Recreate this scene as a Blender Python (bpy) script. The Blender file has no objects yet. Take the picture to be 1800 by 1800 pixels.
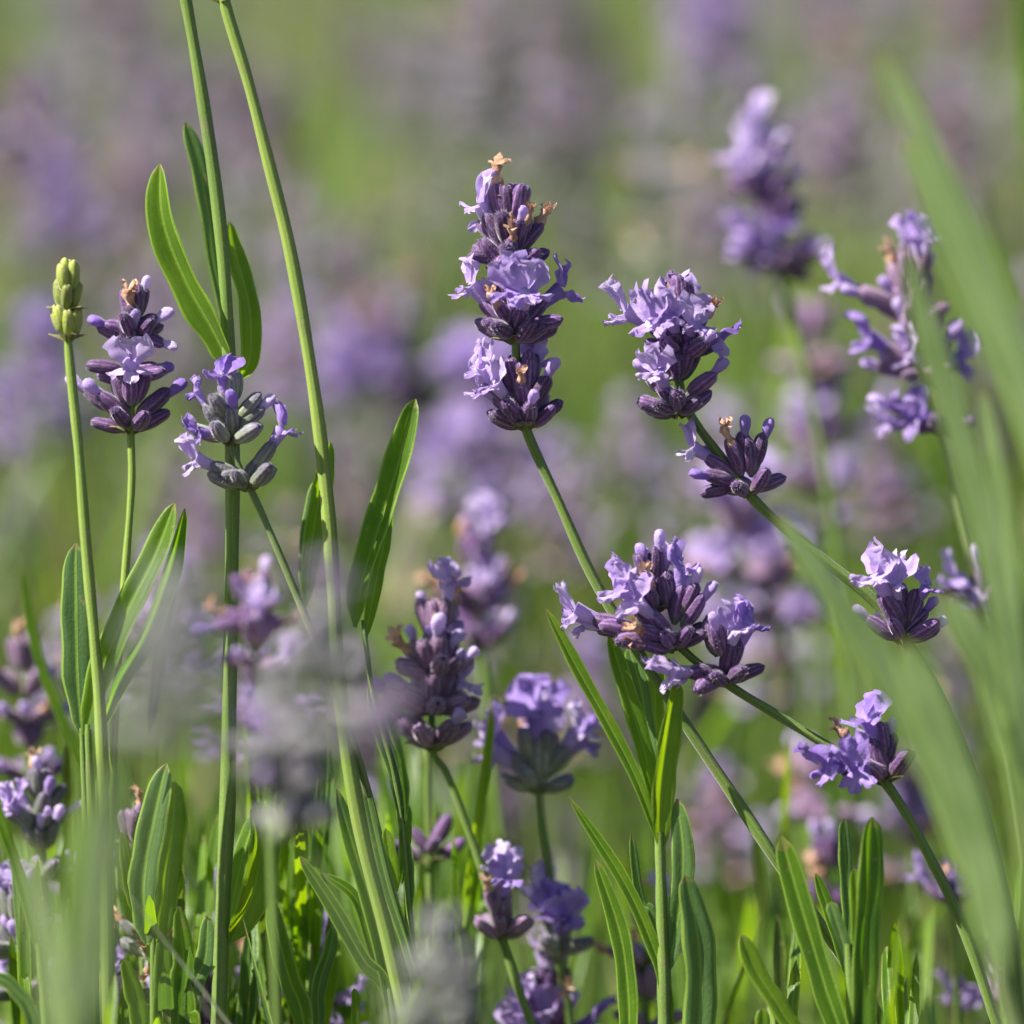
import bpy, math, random
import numpy as np
from mathutils import Vector, Matrix

# ------------------------------------------------------------------ camera, sky, sun
S = bpy.context.scene
COL = S.collection
R = math.radians
DIST, WID, TILT = 1.2, 0.27, R(10)          # metres to the focal plane, metres across the frame there
FOC = Vector((0, 0, 0.42))                   # point in the middle of the frame, in focus
FWD = Vector((0, math.cos(TILT), -math.sin(TILT)))
UPV = Vector((0, math.sin(TILT), math.cos(TILT)))
RGT = Vector((1, 0, 0))
CAM = FOC - FWD * DIST
cd = bpy.data.cameras.new('camera')
cam = bpy.data.objects.new('camera', cd); COL.objects.link(cam)
cam.location = CAM
cam.rotation_euler = (R(90) - TILT, 0, 0)
cd.sensor_width = 36; cd.lens = 36 * DIST / WID * 1800 / 1376
cd.clip_start = 0.02; cd.clip_end = 1000
cd.dof.use_dof = True; cd.dof.focus_distance = DIST; cd.dof.aperture_fstop = 4.8 * 1800 / 1376
cd.dof.aperture_blades = 0
S.camera = cam

SUN = Vector((-0.62, -0.13, 0.74)).normalized()
w = bpy.data.worlds.new('World'); S.world = w; w.use_nodes = True
nt = w.node_tree; bg = nt.nodes['Background']
sky = nt.nodes.new('ShaderNodeTexSky'); sky.sky_type = 'NISHITA'; sky.sun_disc = False
sky.sun_elevation = math.asin(SUN.z); sky.sun_rotation = math.atan2(SUN.x, SUN.y)
nt.links.new(sky.outputs[0], bg.inputs[0]); bg.inputs[1].default_value = 0.05
sl = bpy.data.lights.new('sun', 'SUN'); sl.energy = 5.0; sl.angle = R(0.53); sl.color = (1, 0.95, 0.86)
so = bpy.data.objects.new('sun', sl); COL.objects.link(so)
so.rotation_euler = SUN.to_track_quat('Z', 'Y').to_euler(); so.location = SUN * 5
S.view_settings.view_transform = 'Standard'; S.view_settings.look = 'None'
S.view_settings.exposure = 1.2; S.view_settings.gamma = 1
S.cycles.use_denoising = True
S.cycles.max_bounces = 8; S.cycles.transmission_bounces = 6; S.cycles.diffuse_bounces = 4

PX = WID / 1800
def P(x, y, dz=0.0):
    """world point seen at photo pixel x, y, dz metres beyond the focal plane"""
    k = (DIST + dz)
    return CAM + FWD * k + RGT * ((x - 900) * PX * k / DIST) + UPV * ((900 - y) * PX * k / DIST)

# ------------------------------------------------------------------ materials
def mk(name):
    m = bpy.data.materials.new(name); m.use_nodes = True
    n = m.node_tree; n.nodes.clear()
    o = n.nodes.new('ShaderNodeOutputMaterial')
    return m, n, o
def N(n, t, **k):
    x = n.nodes.new(t)
    for a, b in k.items(): setattr(x, a, b)
    return x
def noise(n, scale, detail=3, src='pos', stretch=None):
    t = N(n, 'ShaderNodeTexNoise'); t.inputs['Scale'].default_value = scale; t.inputs['Detail'].default_value = detail
    if src == 'pos':
        g = N(n, 'ShaderNodeNewGeometry'); s = g.outputs['Position']
    elif src == 'obj':
        g = N(n, 'ShaderNodeTexCoord'); s = g.outputs['Object']
    else:
        g = N(n, 'ShaderNodeTexCoord'); s = g.outputs['UV']
    if stretch:
        mp = N(n, 'ShaderNodeMapping'); mp.inputs['Scale'].default_value = stretch
        n.links.new(s, mp.inputs[0]); s = mp.outputs[0]
    n.links.new(s, t.inputs['Vector'])
    return t.outputs['Fac']
def ramp(n, src, stops):
    r = N(n, 'ShaderNodeValToRGB'); e = r.color_ramp.elements
    while len(e) < len(stops): e.new(0.5)
    for i, (p, c) in enumerate(stops):
        e[i].position = p; e[i].color = (*c, 1)
    n.links.new(src, r.inputs[0]); return r.outputs[0]
def mix(n, f, a, b, mode='MIX'):
    m = N(n, 'ShaderNodeMix', data_type='RGBA', blend_type=mode)
    if isinstance(f, (int, float)): m.inputs[0].default_value = f
    else: n.links.new(f, m.inputs[0])
    for i, v in ((6, a), (7, b)):
        if isinstance(v, tuple): m.inputs[i].default_value = (*v, 1)
        else: n.links.new(v, m.inputs[i])
    return m.outputs[2]
def math_(n, op, a, b=0.5):
    m = N(n, 'ShaderNodeMath', operation=op)
    for i, v in ((0, a), (1, b)):
        if isinstance(v, (int, float)): m.inputs[i].default_value = v
        else: n.links.new(v, m.inputs[i])
    return m.outputs[0]
def uv(n):
    t = N(n, 'ShaderNodeTexCoord'); s = N(n, 'ShaderNodeSeparateXYZ')
    n.links.new(t.outputs['UV'], s.inputs[0]); return s.outputs[0], s.outputs[1]
def tissue(n, o, col, trans_col, trans, rough=0.5, sheen=0.0, bump=None, bstr=0.3, bdist=0.0003, spec=0.3):
    """plant tissue: a principled surface that also lets light through"""
    p = N(n, 'ShaderNodeBsdfPrincipled'); t = N(n, 'ShaderNodeBsdfTranslucent'); mx = N(n, 'ShaderNodeMixShader')
    n.links.new(col, p.inputs['Base Color']); p.inputs['Roughness'].default_value = rough
    p.inputs['Specular IOR Level'].default_value = spec
    p.inputs['Sheen Weight'].default_value = sheen; p.inputs['Sheen Roughness'].default_value = 0.4
    n.links.new(trans_col, t.inputs[0]); mx.inputs[0].default_value = trans
    n.links.new(p.outputs[0], mx.inputs[1]); n.links.new(t.outputs[0], mx.inputs[2])
    if bump is not None:
        b = N(n, 'ShaderNodeBump'); b.inputs['Strength'].default_value = bstr; b.inputs['Distance'].default_value = bdist
        n.links.new(bump, b.inputs['Height']); n.links.new(b.outputs[0], p.inputs['Normal'])
    n.links.new(mx.outputs[0], o.inputs[0])

def leaf_mat(name, c0, c1, t0, t1, trans=0.45, rib=(0.34, 0.52, 0.07)):
    m, n, o = mk(name); u, v = uv(n)
    oi = N(n, 'ShaderNodeObjectInfo')
    f = math_(n, 'ADD', math_(n, 'MULTIPLY', noise(n, 90, 4), 0.75), math_(n, 'MULTIPLY', oi.outputs['Random'], 0.3))
    col = ramp(n, f, [(0.3, c0), (0.75, c1)])
    tc = ramp(n, f, [(0.3, t0), (0.75, t1)])
    d = math_(n, 'ABSOLUTE', math_(n, 'SUBTRACT', u, 0.5))
    k = math_(n, 'MULTIPLY', math_(n, 'LESS_THAN', d, 0.045), 0.6)
    col = mix(n, k, col, rib)
    e = math_(n, 'MULTIPLY', math_(n, 'GREATER_THAN', d, 0.41), 0.8)  # margins painted brighter in the rib colour, standing in for sunlit edges
    col = mix(n, e, col, rib)
    # fine pale felt, in flecks
    fl = ramp(n, noise(n, 2600, 2), [(0.55, (0, 0, 0)), (0.75, (1, 1, 1))])
    col = mix(n, math_(n, 'MULTIPLY', fl, 0.2), col, (0.28, 0.38, 0.18))
    sp = ramp(n, noise(n, 420, 3), [(0.66, (0, 0, 0)), (0.72, (1, 1, 1))])
    tp = math_(n, 'GREATER_THAN', math_(n, 'ADD', v, math_(n, 'MULTIPLY', noise(n, 500, 2), 0.05)), 0.985)
    col = mix(n, math_(n, 'MULTIPLY', math_(n, 'MAXIMUM', sp, tp), 0.55), col, (0.30, 0.23, 0.09))
    lng = ramp(n, noise(n, 5, 3, 'uv', (9, 0.8, 1)), [(0.35, (0.72, 0.72, 0.72)), (0.7, (1.25, 1.25, 1.25))])
    col = mix(n, 1.0, col, lng, 'MULTIPLY')
    tissue(n, o, col, tc, trans, 0.42, 0.15, noise(n, 1500, 4), 0.35, 0.0003, 0.45)
    return m
M = {}
M['leaf'] = leaf_mat('leaf_green', (0.036, 0.10, 0.004), (0.11, 0.215, 0.009), (0.16, 0.38, 0.002), (0.42, 0.66, 0.004), 0.5)
M['leaf_grey'] = leaf_mat('leaf_grey_green', (0.05, 0.115, 0.03), (0.105, 0.195, 0.055), (0.10, 0.24, 0.02), (0.19, 0.36, 0.035), 0.4)
M['leaf_pale'] = leaf_mat('leaf_pale_green', (0.16, 0.25, 0.09), (0.32, 0.42, 0.20), (0.24, 0.36, 0.07), (0.4, 0.52, 0.15), 0.36)
M['leaf_olive'] = leaf_mat('leaf_olive_green', (0.035, 0.07, 0.008), (0.10, 0.14, 0.02), (0.14, 0.22, 0.01), (0.27, 0.36, 0.03), 0.4)
M['straw'] = leaf_mat('dry_straw', (0.25, 0.19, 0.09), (0.42, 0.34, 0.19), (0.3, 0.22, 0.1), (0.45, 0.35, 0.2), 0.3, (0.5, 0.42, 0.28))
M['leaf_lime'] = leaf_mat('leaf_lime_green', (0.09, 0.19, 0.006), (0.16, 0.29, 0.012), (0.30, 0.48, 0.004), (0.46, 0.66, 0.008), 0.52)

def stem_mat(name, c0, c1):
    m, n, o = mk(name); u, v = uv(n)
    col = ramp(n, noise(n, 60, 4), [(0.3, c0), (0.7, c1)])
    s = noise(n, 9, 2, 'uv', (5, 1.2, 1))
    col = mix(n, math_(n, 'MULTIPLY', s, 0.4), col, (0.36, 0.44, 0.16))
    rd = math_(n, 'MULTIPLY', math_(n, 'GREATER_THAN', math_(n, 'SINE', math_(n, 'ADD', math_(n, 'MULTIPLY', u, 25.13), 0.5)), 0.35), 0.4)
    col = mix(n, rd, col, (0.05, 0.10, 0.02))
    bl = ramp(n, noise(n, 150, 5), [(0.6, (0, 0, 0)), (0.75, (1, 1, 1))])
    col = mix(n, math_(n, 'MULTIPLY', bl, 0.4), col, (0.22, 0.15, 0.12))
    fl = ramp(n, noise(n, 3000, 2), [(0.56, (0, 0, 0)), (0.75, (1, 1, 1))])
    col = mix(n, math_(n, 'MULTIPLY', fl, 0.25), col, (0.45, 0.5, 0.35))
    tc = mix(n, 0.5, col, (0.3, 0.5, 0.03))
    tissue(n, o, col, tc, 0.14, 0.5, 0.2, noise(n, 2200, 3), 0.35, 0.00025)
    return m
M['stem'] = stem_mat('stem_green', (0.085, 0.17, 0.014), (0.15, 0.255, 0.026))
M['stem_grey'] = stem_mat('stem_grey_green', (0.10, 0.16, 0.05), (0.16, 0.22, 0.08))
M['stem_lime'] = stem_mat('stem_lime', (0.20, 0.32, 0.03), (0.27, 0.38, 0.05))

def calyx_mat(name, base, lo, hi, rib):
    m, n, o = mk(name); u, v = uv(n)
    oi = N(n, 'ShaderNodeObjectInfo')
    col = ramp(n, math_(n, 'ADD', v, math_(n, 'MULTIPLY', math_(n, 'SUBTRACT', noise(n, 260, 3), 0.5), 0.5)),
               [(0.02, base), (0.3, lo), (0.95, hi)])
    # the eight veins of the tube are paler
    a = math_(n, 'SINE', math_(n, 'MULTIPLY', u, 2 * math.pi * 8))
    a = math_(n, 'MAXIMUM', math_(n, 'ADD', math_(n, 'MULTIPLY', a, 0.4), math_(n, 'SUBTRACT', noise(n, 700, 3), 0.55)), 0.0)
    col = mix(n, a, col, rib)
    var = math_(n, 'ADD', 0.62, math_(n, 'MULTIPLY', oi.outputs['Random'], 0.75))
    hs = N(n, 'ShaderNodeHueSaturation'); n.links.new(col, hs.inputs['Color']); n.links.new(var, hs.inputs['Value'])
    col = hs.outputs[0]
    fl = ramp(n, noise(n, 3600, 2), [(0.52, (0, 0, 0)), (0.72, (1, 1, 1))])
    col = mix(n, math_(n, 'MULTIPLY', fl, 0.25), col, (0.46, 0.36, 0.54))
    tissue(n, o, col, col, 0.12, 0.55, 0.35, noise(n, 1800, 4), 0.5, 0.0003, 0.35)
    return m
M['calyx'] = calyx_mat('calyx_purple', (0.16, 0.19, 0.09), (0.12, 0.05, 0.145), (0.088, 0.035, 0.14), (0.46, 0.29, 0.50))
M['calyx_grey'] = calyx_mat('calyx_grey_green', (0.18, 0.24, 0.10), (0.20, 0.23, 0.15), (0.13, 0.11, 0.17), (0.50, 0.54, 0.40))
M['calyx_pink'] = calyx_mat('calyx_mauve', (0.16, 0.2, 0.1), (0.22, 0.12, 0.21), (0.19, 0.105, 0.21), (0.56, 0.41, 0.53))
M['calyx_silver'] = calyx_mat('calyx_silver_green', (0.20, 0.27, 0.13), (0.27, 0.31, 0.21), (0.29, 0.28, 0.31), (0.46, 0.48, 0.42))
M['calyx_green'] = calyx_mat('calyx_lime', (0.22, 0.30, 0.02), (0.26, 0.34, 0.025), (0.34, 0.38, 0.06), (0.5, 0.55, 0.2))

def petal_mat(name, deep, mid, pale):
    m, n, o = mk(name); u, v = uv(n)
    oi = N(n, 'ShaderNodeObjectInfo')
    f = math_(n, 'ADD', math_(n, 'MULTIPLY', noise(n, 240, 4), 0.75), math_(n, 'MULTIPLY', oi.outputs['Random'], 0.3))
    col = ramp(n, f, [(0.3, deep), (0.55, mid), (0.85, pale)])
    ve = ramp(n, noise(n, 6, 3, 'uv', (7, 0.7, 1)), [(0.42, (1, 1, 1)), (0.56, (0, 0, 0))])
    col = mix(n, math_(n, 'MULTIPLY', ve, 0.4), col, deep)
    cen = ramp(n, v, [(0.0, (1, 1, 1)), (0.45, (0, 0, 0))])
    col = mix(n, math_(n, 'MULTIPLY', cen, 0.4), col, (0.56, 0.42, 0.74))
    tissue(n, o, col, col, 0.42, 0.6, 0.3, noise(n, 1300, 4), 0.6, 0.0004, 0.25)
    return m
M['petal'] = petal_mat('petal_lavender', (0.42, 0.29, 0.64), (0.66, 0.53, 0.84), (0.86, 0.78, 0.94))
M['petal_deep'] = petal_mat('petal_violet', (0.26, 0.15, 0.54), (0.46, 0.32, 0.74), (0.66, 0.54, 0.86))
m, n, o = mk('withered_tan')
col = ramp(n, noise(n, 420, 4), [(0.3, (0.3, 0.14, 0.09)), (0.5, (0.62, 0.38, 0.25)), (0.75, (0.76, 0.56, 0.46))])
tissue(n, o, col, col, 0.25, 0.7, 0.2, noise(n, 1500, 4), 0.7, 0.0004); M['withered'] = m
M['petal_faded'] = petal_mat('petal_faded_lilac', (0.28, 0.22, 0.34), (0.42, 0.35, 0.44), (0.60, 0.52, 0.58))
m, n, o = mk('bract_papery')
col = ramp(n, noise(n, 300, 4), [(0.3, (0.16, 0.13, 0.05)), (0.6, (0.22, 0.24, 0.08)), (0.85, (0.38, 0.3, 0.16))])
tissue(n, o, col, col, 0.25, 0.7, 0.2, noise(n, 1500, 4), 0.5, 0.0003); M['bract'] = m
m, n, o = mk('pale_fuzz')
col = ramp(n, noise(n, 300, 2), [(0.3, (0.42, 0.36, 0.50)), (0.8, (0.60, 0.58, 0.62))])
tissue(n, o, col, col, 0.4, 0.7); M['fuzz'] = m
m, n, o = mk('pale_green_fuzz')
col = ramp(n, noise(n, 300, 2), [(0.3, (0.38, 0.46, 0.26)), (0.8, (0.56, 0.6, 0.44))])
tissue(n, o, col, col, 0.4, 0.7); M['fuzz_green'] = m
m, n, o = mk('throat_dark')
col = ramp(n, noise(n, 300, 2), [(0.3, (0.03, 0.015, 0.05)), (0.8, (0.06, 0.03, 0.08))])
tissue(n, o, col, col, 0.05, 0.8); M['throat'] = m
m, n, o = mk('soil')
col = ramp(n, noise(n, 14, 8), [(0.3, (0.03, 0.022, 0.014)), (0.6, (0.075, 0.055, 0.034)), (0.85, (0.14, 0.11, 0.07))])
p = N(n, 'ShaderNodeBsdfPrincipled'); p.inputs['Roughness'].default_value = 0.95
b = N(n, 'ShaderNodeBump'); b.inputs['Distance'].default_value = 0.01
n.links.new(noise(n, 60, 6), b.inputs['Height']); n.links.new(b.outputs[0], p.inputs['Normal'])
n.links.new(col, p.inputs[0]); n.links.new(p.outputs[0], o.inputs[0]); M['soil'] = m
MLIST = list(M.keys()); MI = {k: i for i, k in enumerate(MLIST)}

# ------------------------------------------------------------------ geometry kit
class Geo:
    def __init__(s): s.V, s.F, s.U, s.M = [], [], [], []
    def grid(s, rows, uvs, mat, closed=False):
        """rows of points -> quads"""
        b = len(s.V); nr, nc = len(rows), len(rows[0])
        for r, ur in zip(rows, uvs):
            s.V += [tuple(p) for p in r]; s.U += ur
        for i in range(nr - 1):
            for j in range(nc if closed else nc - 1):
                k = (j + 1) % nc
                s.F.append((b + i*nc + j, b + i*nc + k, b + (i+1)*nc + k, b + (i+1)*nc + j)); s.M.append(MI[mat])
    def arr(s):
        return (np.array(s.V, float).reshape(-1, 3), np.array([i for f in s.F for i in f], np.int64),
                np.array([len(f) for f in s.F], np.int64), np.array(s.U, float).reshape(-1, 2), np.array(s.M, np.int64))
def merge(items):
    """items: (arrays, 4x4) -> arrays"""
    V, L, T, U, MM = [], [], [], [], []; b = 0
    for a, m in items:
        v = a[0]
        if m is not None:
            m = np.array(m); v = v @ m[:3, :3].T + m[:3, 3]
        V.append(v); L.append(a[1] + b); T.append(a[2]); U.append(a[3]); MM.append(a[4]); b += len(v)
    return tuple(np.concatenate(x) for x in (V, L, T, U, MM))
def mesh(name, a):
    V, L, T, U, MM = a
    me = bpy.data.meshes.new(name)
    me.vertices.add(len(V)); me.vertices.foreach_set('co', V.astype(np.float32).ravel())
    me.loops.add(len(L)); me.loops.foreach_set('vertex_index', L.astype(np.int32))
    me.polygons.add(len(T))
    st = np.concatenate(([0], np.cumsum(T)[:-1])).astype(np.int32)
    me.polygons.foreach_set('loop_start', st); me.polygons.foreach_set('loop_total', T.astype(np.int32))
    used = np.unique(MM); lut = np.zeros(len(MLIST), np.int32)
    for i, k in enumerate(used):
        me.materials.append(M[MLIST[k]]); lut[k] = i
    me.polygons.foreach_set('material_index', lut[MM])
    me.polygons.foreach_set('use_smooth', np.ones(len(T), bool))
    u = me.uv_layers.new(name='UVMap'); u.data.foreach_set('uv', U[L].astype(np.float32).ravel())
    me.update(calc_edges=True); me.validate()
    return me
def link(name, me, parent=None, mat=None):
    o = bpy.data.objects.new(name, me); COL.objects.link(o)
    if parent: o.parent = parent
    if mat is not None: o.matrix_basis = mat
    return o
def thing(name, label, cat, loc, group=None):
    o = bpy.data.objects.new(name, None); COL.objects.link(o); o.location = loc
    o.empty_display_size = 0.01
    o['label'] = label; o['category'] = cat
    if group: o['group'] = group
    return o

def catmull(pts, sub=6):
    p = [Vector(q) for q in pts]
    if len(p) < 3: return [p[0].lerp(p[-1], i / sub) for i in range(sub + 1)]
    p = [p[0]*2 - p[1]] + p + [p[-1]*2 - p[-2]]; out = []
    for i in range(1, len(p) - 2):
        a, b, c, d = p[i-1:i+3]
        for k in range(sub):
            t = k / sub
            out.append(0.5*((2*b) + (c-a)*t + (2*a-5*b+4*c-d)*t*t + (3*b-a-3*c+d)*t**3))
    out.append(p[-2]); return out
def frames(path):
    """tangent, side, normal along a path, without twist"""
    T = []
    for i in range(len(path)):
        T.append((path[min(i+1, len(path)-1)] - path[max(i-1, 0)]).normalized())
    s = T[0].cross(Vector((0.02, 1, 0.03))).normalized(); out = []
    for t in T:
        s = (s - t * s.dot(t)).normalized(); out.append((t, s, t.cross(s)))
    return out
def tube(g, path, rad, mat, sides=10, square=0.17, vscale=60):
    fr = frames(path); rows, uvs = [], []; L = 0
    for i, (p, (t, s, q)) in enumerate(zip(path, fr)):
        if i: L += (p - path[i-1]).length
        r = rad(i / (len(path)-1)) if callable(rad) else rad
        row, ur = [], []
        for k in range(sides):
            a = 2*math.pi*k/sides; rr = r*(1 + square*math.cos(4*a + 0.6))
            row.append(p + s*math.cos(a)*rr + q*math.sin(a)*rr); ur.append((k/sides, L*vscale))
        rows.append(row); uvs.append(ur)
    g.grid(rows, uvs, mat, True)
    for row, fl in ((rows[0], 1), (rows[-1], 0)):
        b = len(g.V); g.V += [tuple(x) for x in row]; g.U += [(0.5, 0.5)]*sides
        g.F.append(tuple(b + k for k in (range(sides) if not fl else reversed(range(sides))))); g.M.append(MI[mat])
def to_ground(p, v):
    """carry a stem on down to the soil from p along v"""
    v = v.normalized(); vz = min(v.z, -0.45); h = Vector((v.x, v.y, 0)) / -vz
    c = p + (h + Vector((0, 0, -1))) * p.z * 0.45
    e = p + h * p.z * 0.55; e.z = -0.004
    return [p*(1-t)**2 + c*2*t*(1-t) + e*t*t for t in [i/9 for i in range(1, 10)]]

def blade(g, path, width, mat, rng, roll=0.0, fold=0.35, revol=0.5, nrm=None, tip=0.12, base=0.3, segs=9):
    """a narrow leaf: folded along its midrib, with rolled back margins"""
    fr = frames(path); n = len(path); rows, uvs = [], []
    ph = rng.uniform(0, 6.28)
    for i, (p, (t, s, q)) in enumerate(zip(path, fr)):
        f = i/(n-1)
        face = nrm if nrm is not None else (-FWD)
        nn = (face - t*face.dot(t)).normalized(); ss = t.cross(nn).normalized()
        a = roll + 0.25*math.sin(f*4 + ph)*0.5
        n2 = nn*math.cos(a) + ss*math.sin(a); s2 = ss*math.cos(a) - nn*math.sin(a)
        # width profile
        wv = min(1, base + (1-base)*min(1, f/0.35)**0.8)
        if f > 1-tip*3: 
            x = (f-(1-tip*3))/(tip*3); wv *= math.sqrt(max(0.004, 1-x**2.4))
        wv *= 1 + 0.05*math.sin(f*23 + ph)
        wv *= min(1, .3 + f*7)
        h = width/2*wv; row, ur = [], []
        for j in range(segs):
            u = -1 + 2*j/(segs-1); au = abs(u)
            off = fold*au - revol*max(0, au-0.6)**1.5*2.2 + 0.06*math.sin(17*f + 5*u + ph)*au
            x = u*(1 - 0.10*fold) - math.copysign(0.10*revol*max(0, au-0.75)*3, u)
            row.append(p + s2*x*h + n2*off*h); ur.append(((u+1)/2, f))
        rows.append(row); uvs.append(ur)
    g.grid(rows, uvs, mat)

# ---- floret pieces, +Z along the calyx, +Y towards the stem; metres
mm = 0.001
def calyx_geo(mat, rng, hairs=240, sides=16, fine=True):
    g = Geo(); L = 6.4*mm
    prof = [(0, .32), (.06, .5), (.16, .88), (.32, 1.14), (.5, 1.22), (.68, 1.15), (.84, 1.04), (.94, .82), (1.0, .42)] if fine else [(0, .4), (.3, 1.15), (.7, 1.15), (1, .55)]
    bx, by = rng.uniform(-.5, .5), rng.uniform(-.5, .5); rows, uvs = [], []
    for z, r in prof:
        row, ur = [], []
        for k in range(sides):
            a = 2*math.pi*k/sides
            rr = r*(1.14 if fine else 1.08)*(1 + (0.085*(1 if k % 2 else -1) if fine else 0)) + rng.uniform(-.03, .03)
            zz = z*L + (0.16*mm*math.sin(a*2 + 1) if z > .9 else 0)
            row.append((rr*mm*math.cos(a) + bx*z*z*mm, rr*mm*math.sin(a)*0.92 + by*z*z*mm, zz)); ur.append((k/sides, z))
        rows.append(row); uvs.append(ur)
    g.grid(rows, uvs, mat, True)
    if fine:
        top = rows[-1]; inner = [((x-bx*mm)*.5 + bx*mm, (y-by*mm)*.5 + by*mm, z-.12*mm) for x, y, z in top]
        g.grid([top, inner], [[(0, 1)]*sides]*2, mat, True)
        b = len(g.V); g.V += inner; g.U += [(0, 1)]*sides; g.F.append(tuple(range(b, b+sides))); g.M.append(MI['throat'])
    else:
        b = len(g.V); g.V += rows[-1]; g.U += [(0, 1)]*sides; g.F.append(tuple(range(b, b+sides))); g.M.append(MI[mat])
    for _ in range(hairs):
        z = rng.uniform(.08, 1); a = rng.uniform(0, 6.283); i = min(int(z*8), 7); r = prof[i][1]*1.14*mm
        c = Vector((r*math.cos(a) + bx*z*z*mm, r*math.sin(a)*.92 + by*z*z*mm, z*L))
        d = Vector((math.cos(a), math.sin(a), rng.uniform(-.1, .9))).normalized()*rng.uniform(.2, .5)*mm
        s = Vector((-math.sin(a), math.cos(a), 0))*.028*mm; b = len(g.V)
        g.V += [tuple(c-s), tuple(c+s), tuple(c+d)]; g.U += [(0, 0)]*3; g.F.append((b, b+1, b+2)); g.M.append(MI['fuzz'])
    return g
def lobe(g, o, d, side, length, width, rng, mat='petal', nv=9, nu=9, curl=0.25, notch=0.0, ruf=0.36):
    d = d.normalized(); side = (side - d*side.dot(d)).normalized(); nn = side.cross(d)
    p1, p2, p3 = (rng.uniform(0, 6.28) for _ in range(3)); rows, uvs = [], []
    for i in range(nv):
        v = i/(nv-1); wv = (0.34 + 0.66*math.sin(min(1, v/0.6)*math.pi/2)) if v < .6 else math.sqrt(max(0.03, 1-((v-.6)/.4)**2*.93))
        row, ur = [], []
        for j in range(nu):
            u = -1 + 2*j/(nu-1)
            z = length*(v - notch*(1-abs(u))*v*v*0.6) + length*0.05*math.sin(5*u+p3)*v
            off = curl*v*v*length*-1 + ruf*width*v*(0.35*math.sin(3.3*u + p1 + 2*v) + 0.28*math.sin(6*v + p2 + 2*u) + .2*math.sin(8*u + p3) + .16*math.sin(13*v + 7*u + p1)*abs(u)) + 0.25*width*u*u*(1-v)
            row.append(o + d*z + side*(u*wv*width/2*(1 + .12*math.sin(11*v + p2)*abs(u))) + nn*off); ur.append(((u+1)/2, v))
        rows.append(row); uvs.append(ur)
    g.grid(rows, uvs, mat)
def floret_geos(rng, mat, lo=False):
    """tube, upper lip (two lobes), lower lip (three lobes)"""
    t, up, dn = Geo(), Geo(), Geo()
    q = dict(nv=4, nu=3) if lo else {}
    bend = rng.uniform(-.5, .6)
    path = [Vector((0, -bend*(z/4)**2*mm, (4.8+z)*mm)) for z in ((0, 1.5, 3, 4.2) if not lo else (0, 4.2))]
    tube(t, path, lambda f: (0.75 + .55*f)*mm, mat, 5 if lo else 8, 0, 200)
    o = path[-1]
    for sx in (-1, 1):
        lobe(up, o + Vector((sx*.5, .75, 0))*mm, Vector((sx*rng.uniform(.25, .5), rng.uniform(.25, .8), 1)), Vector((1, 0, -sx*.35)),
             rng.uniform(3.8, 4.9)*mm, rng.uniform(3.9, 5.0)*mm, rng, mat, curl=rng.uniform(-.25, .35), notch=.4, **q)
    for sx in (-1, 0, 1):
        lobe(dn, o + Vector((sx*.85, -.7+.35*abs(sx), 0))*mm, Vector((sx*rng.uniform(.7, 1.1), -1, rng.uniform(-.1, .5))), Vector((1, -sx*.9, 0)),
             rng.uniform(2.4, 3.2)*mm, rng.uniform(1.9, 2.5)*mm, rng, mat, curl=rng.uniform(.0, .4), **q)
    return t, up, dn
def bud_geo(rng, mat):
    g = Geo(); rows, uvs = [], []; bx = rng.uniform(-.6, .6)
    for i, (z, r) in enumerate([(5.4, .75), (6.4, .85), (7.2, 1.1), (8.1, 1.28), (8.8, 1.05), (9.2, .5)]):
        row = []
        for k in range(10):
            a = 2*math.pi*k/10; rr = r*.82*(1+.18*math.sin(3*a+i*.8)+rng.uniform(-.11, .11))
            row.append((rr*math.cos(a)*mm + bx*(i/5)**2*mm, rr*math.sin(a)*mm*.9, z*mm))
        rows.append(row); uvs.append([(k/10, .3+i/9) for k in range(10)])
    g.grid(rows, uvs, mat, True)
    b = len(g.V); g.V += rows[-1]; g.U += [(0, 1)]*10; g.F.append(tuple(range(b, b+10))); g.M.append(MI[mat])
    return g
def withered_geo(rng):
    g = Geo(); x, y = 0, 0; path = []
    for i in range(6):
        path.append(Vector((x, y, (5+i*.75)*mm))); x += rng.uniform(-.25, .25)*mm; y += rng.uniform(-.25, .25)*mm
    ph = rng.uniform(0, 6)
    tube(g, path, lambda f: (.75 + .25*math.sin(9*f+ph))*mm, 'withered', 8, .22, 200)
    for k in range(4):
        a = rng.uniform(0, 6.28)
        lobe(g, path[-1], Vector((math.cos(a)*.8, math.sin(a)*.8, rng.uniform(.2, 1.3))), Vector((-math.sin(a), math.cos(a), .3)),
             rng.uniform(1.3, 2.4)*mm, rng.uniform(.8, 1.5)*mm, rng, 'withered', 5, 5, rng.uniform(-.5, .6), 0, .5)
    return g
def bract_geo(rng):
    g = Geo(); lobe(g, Vector((0, 0, 0)), Vector((0, -1, .55)), Vector((1, 0, 0)), 4.2*mm, 3.6*mm, rng, 'bract', 6, 5, -.35, 0, .1)
    return g
rt = random.Random(7)
TA = {}; TM = {}
def reg(k, g, name): TA[k] = g.arr(); TM[k] = mesh(name, TA[k])
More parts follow.
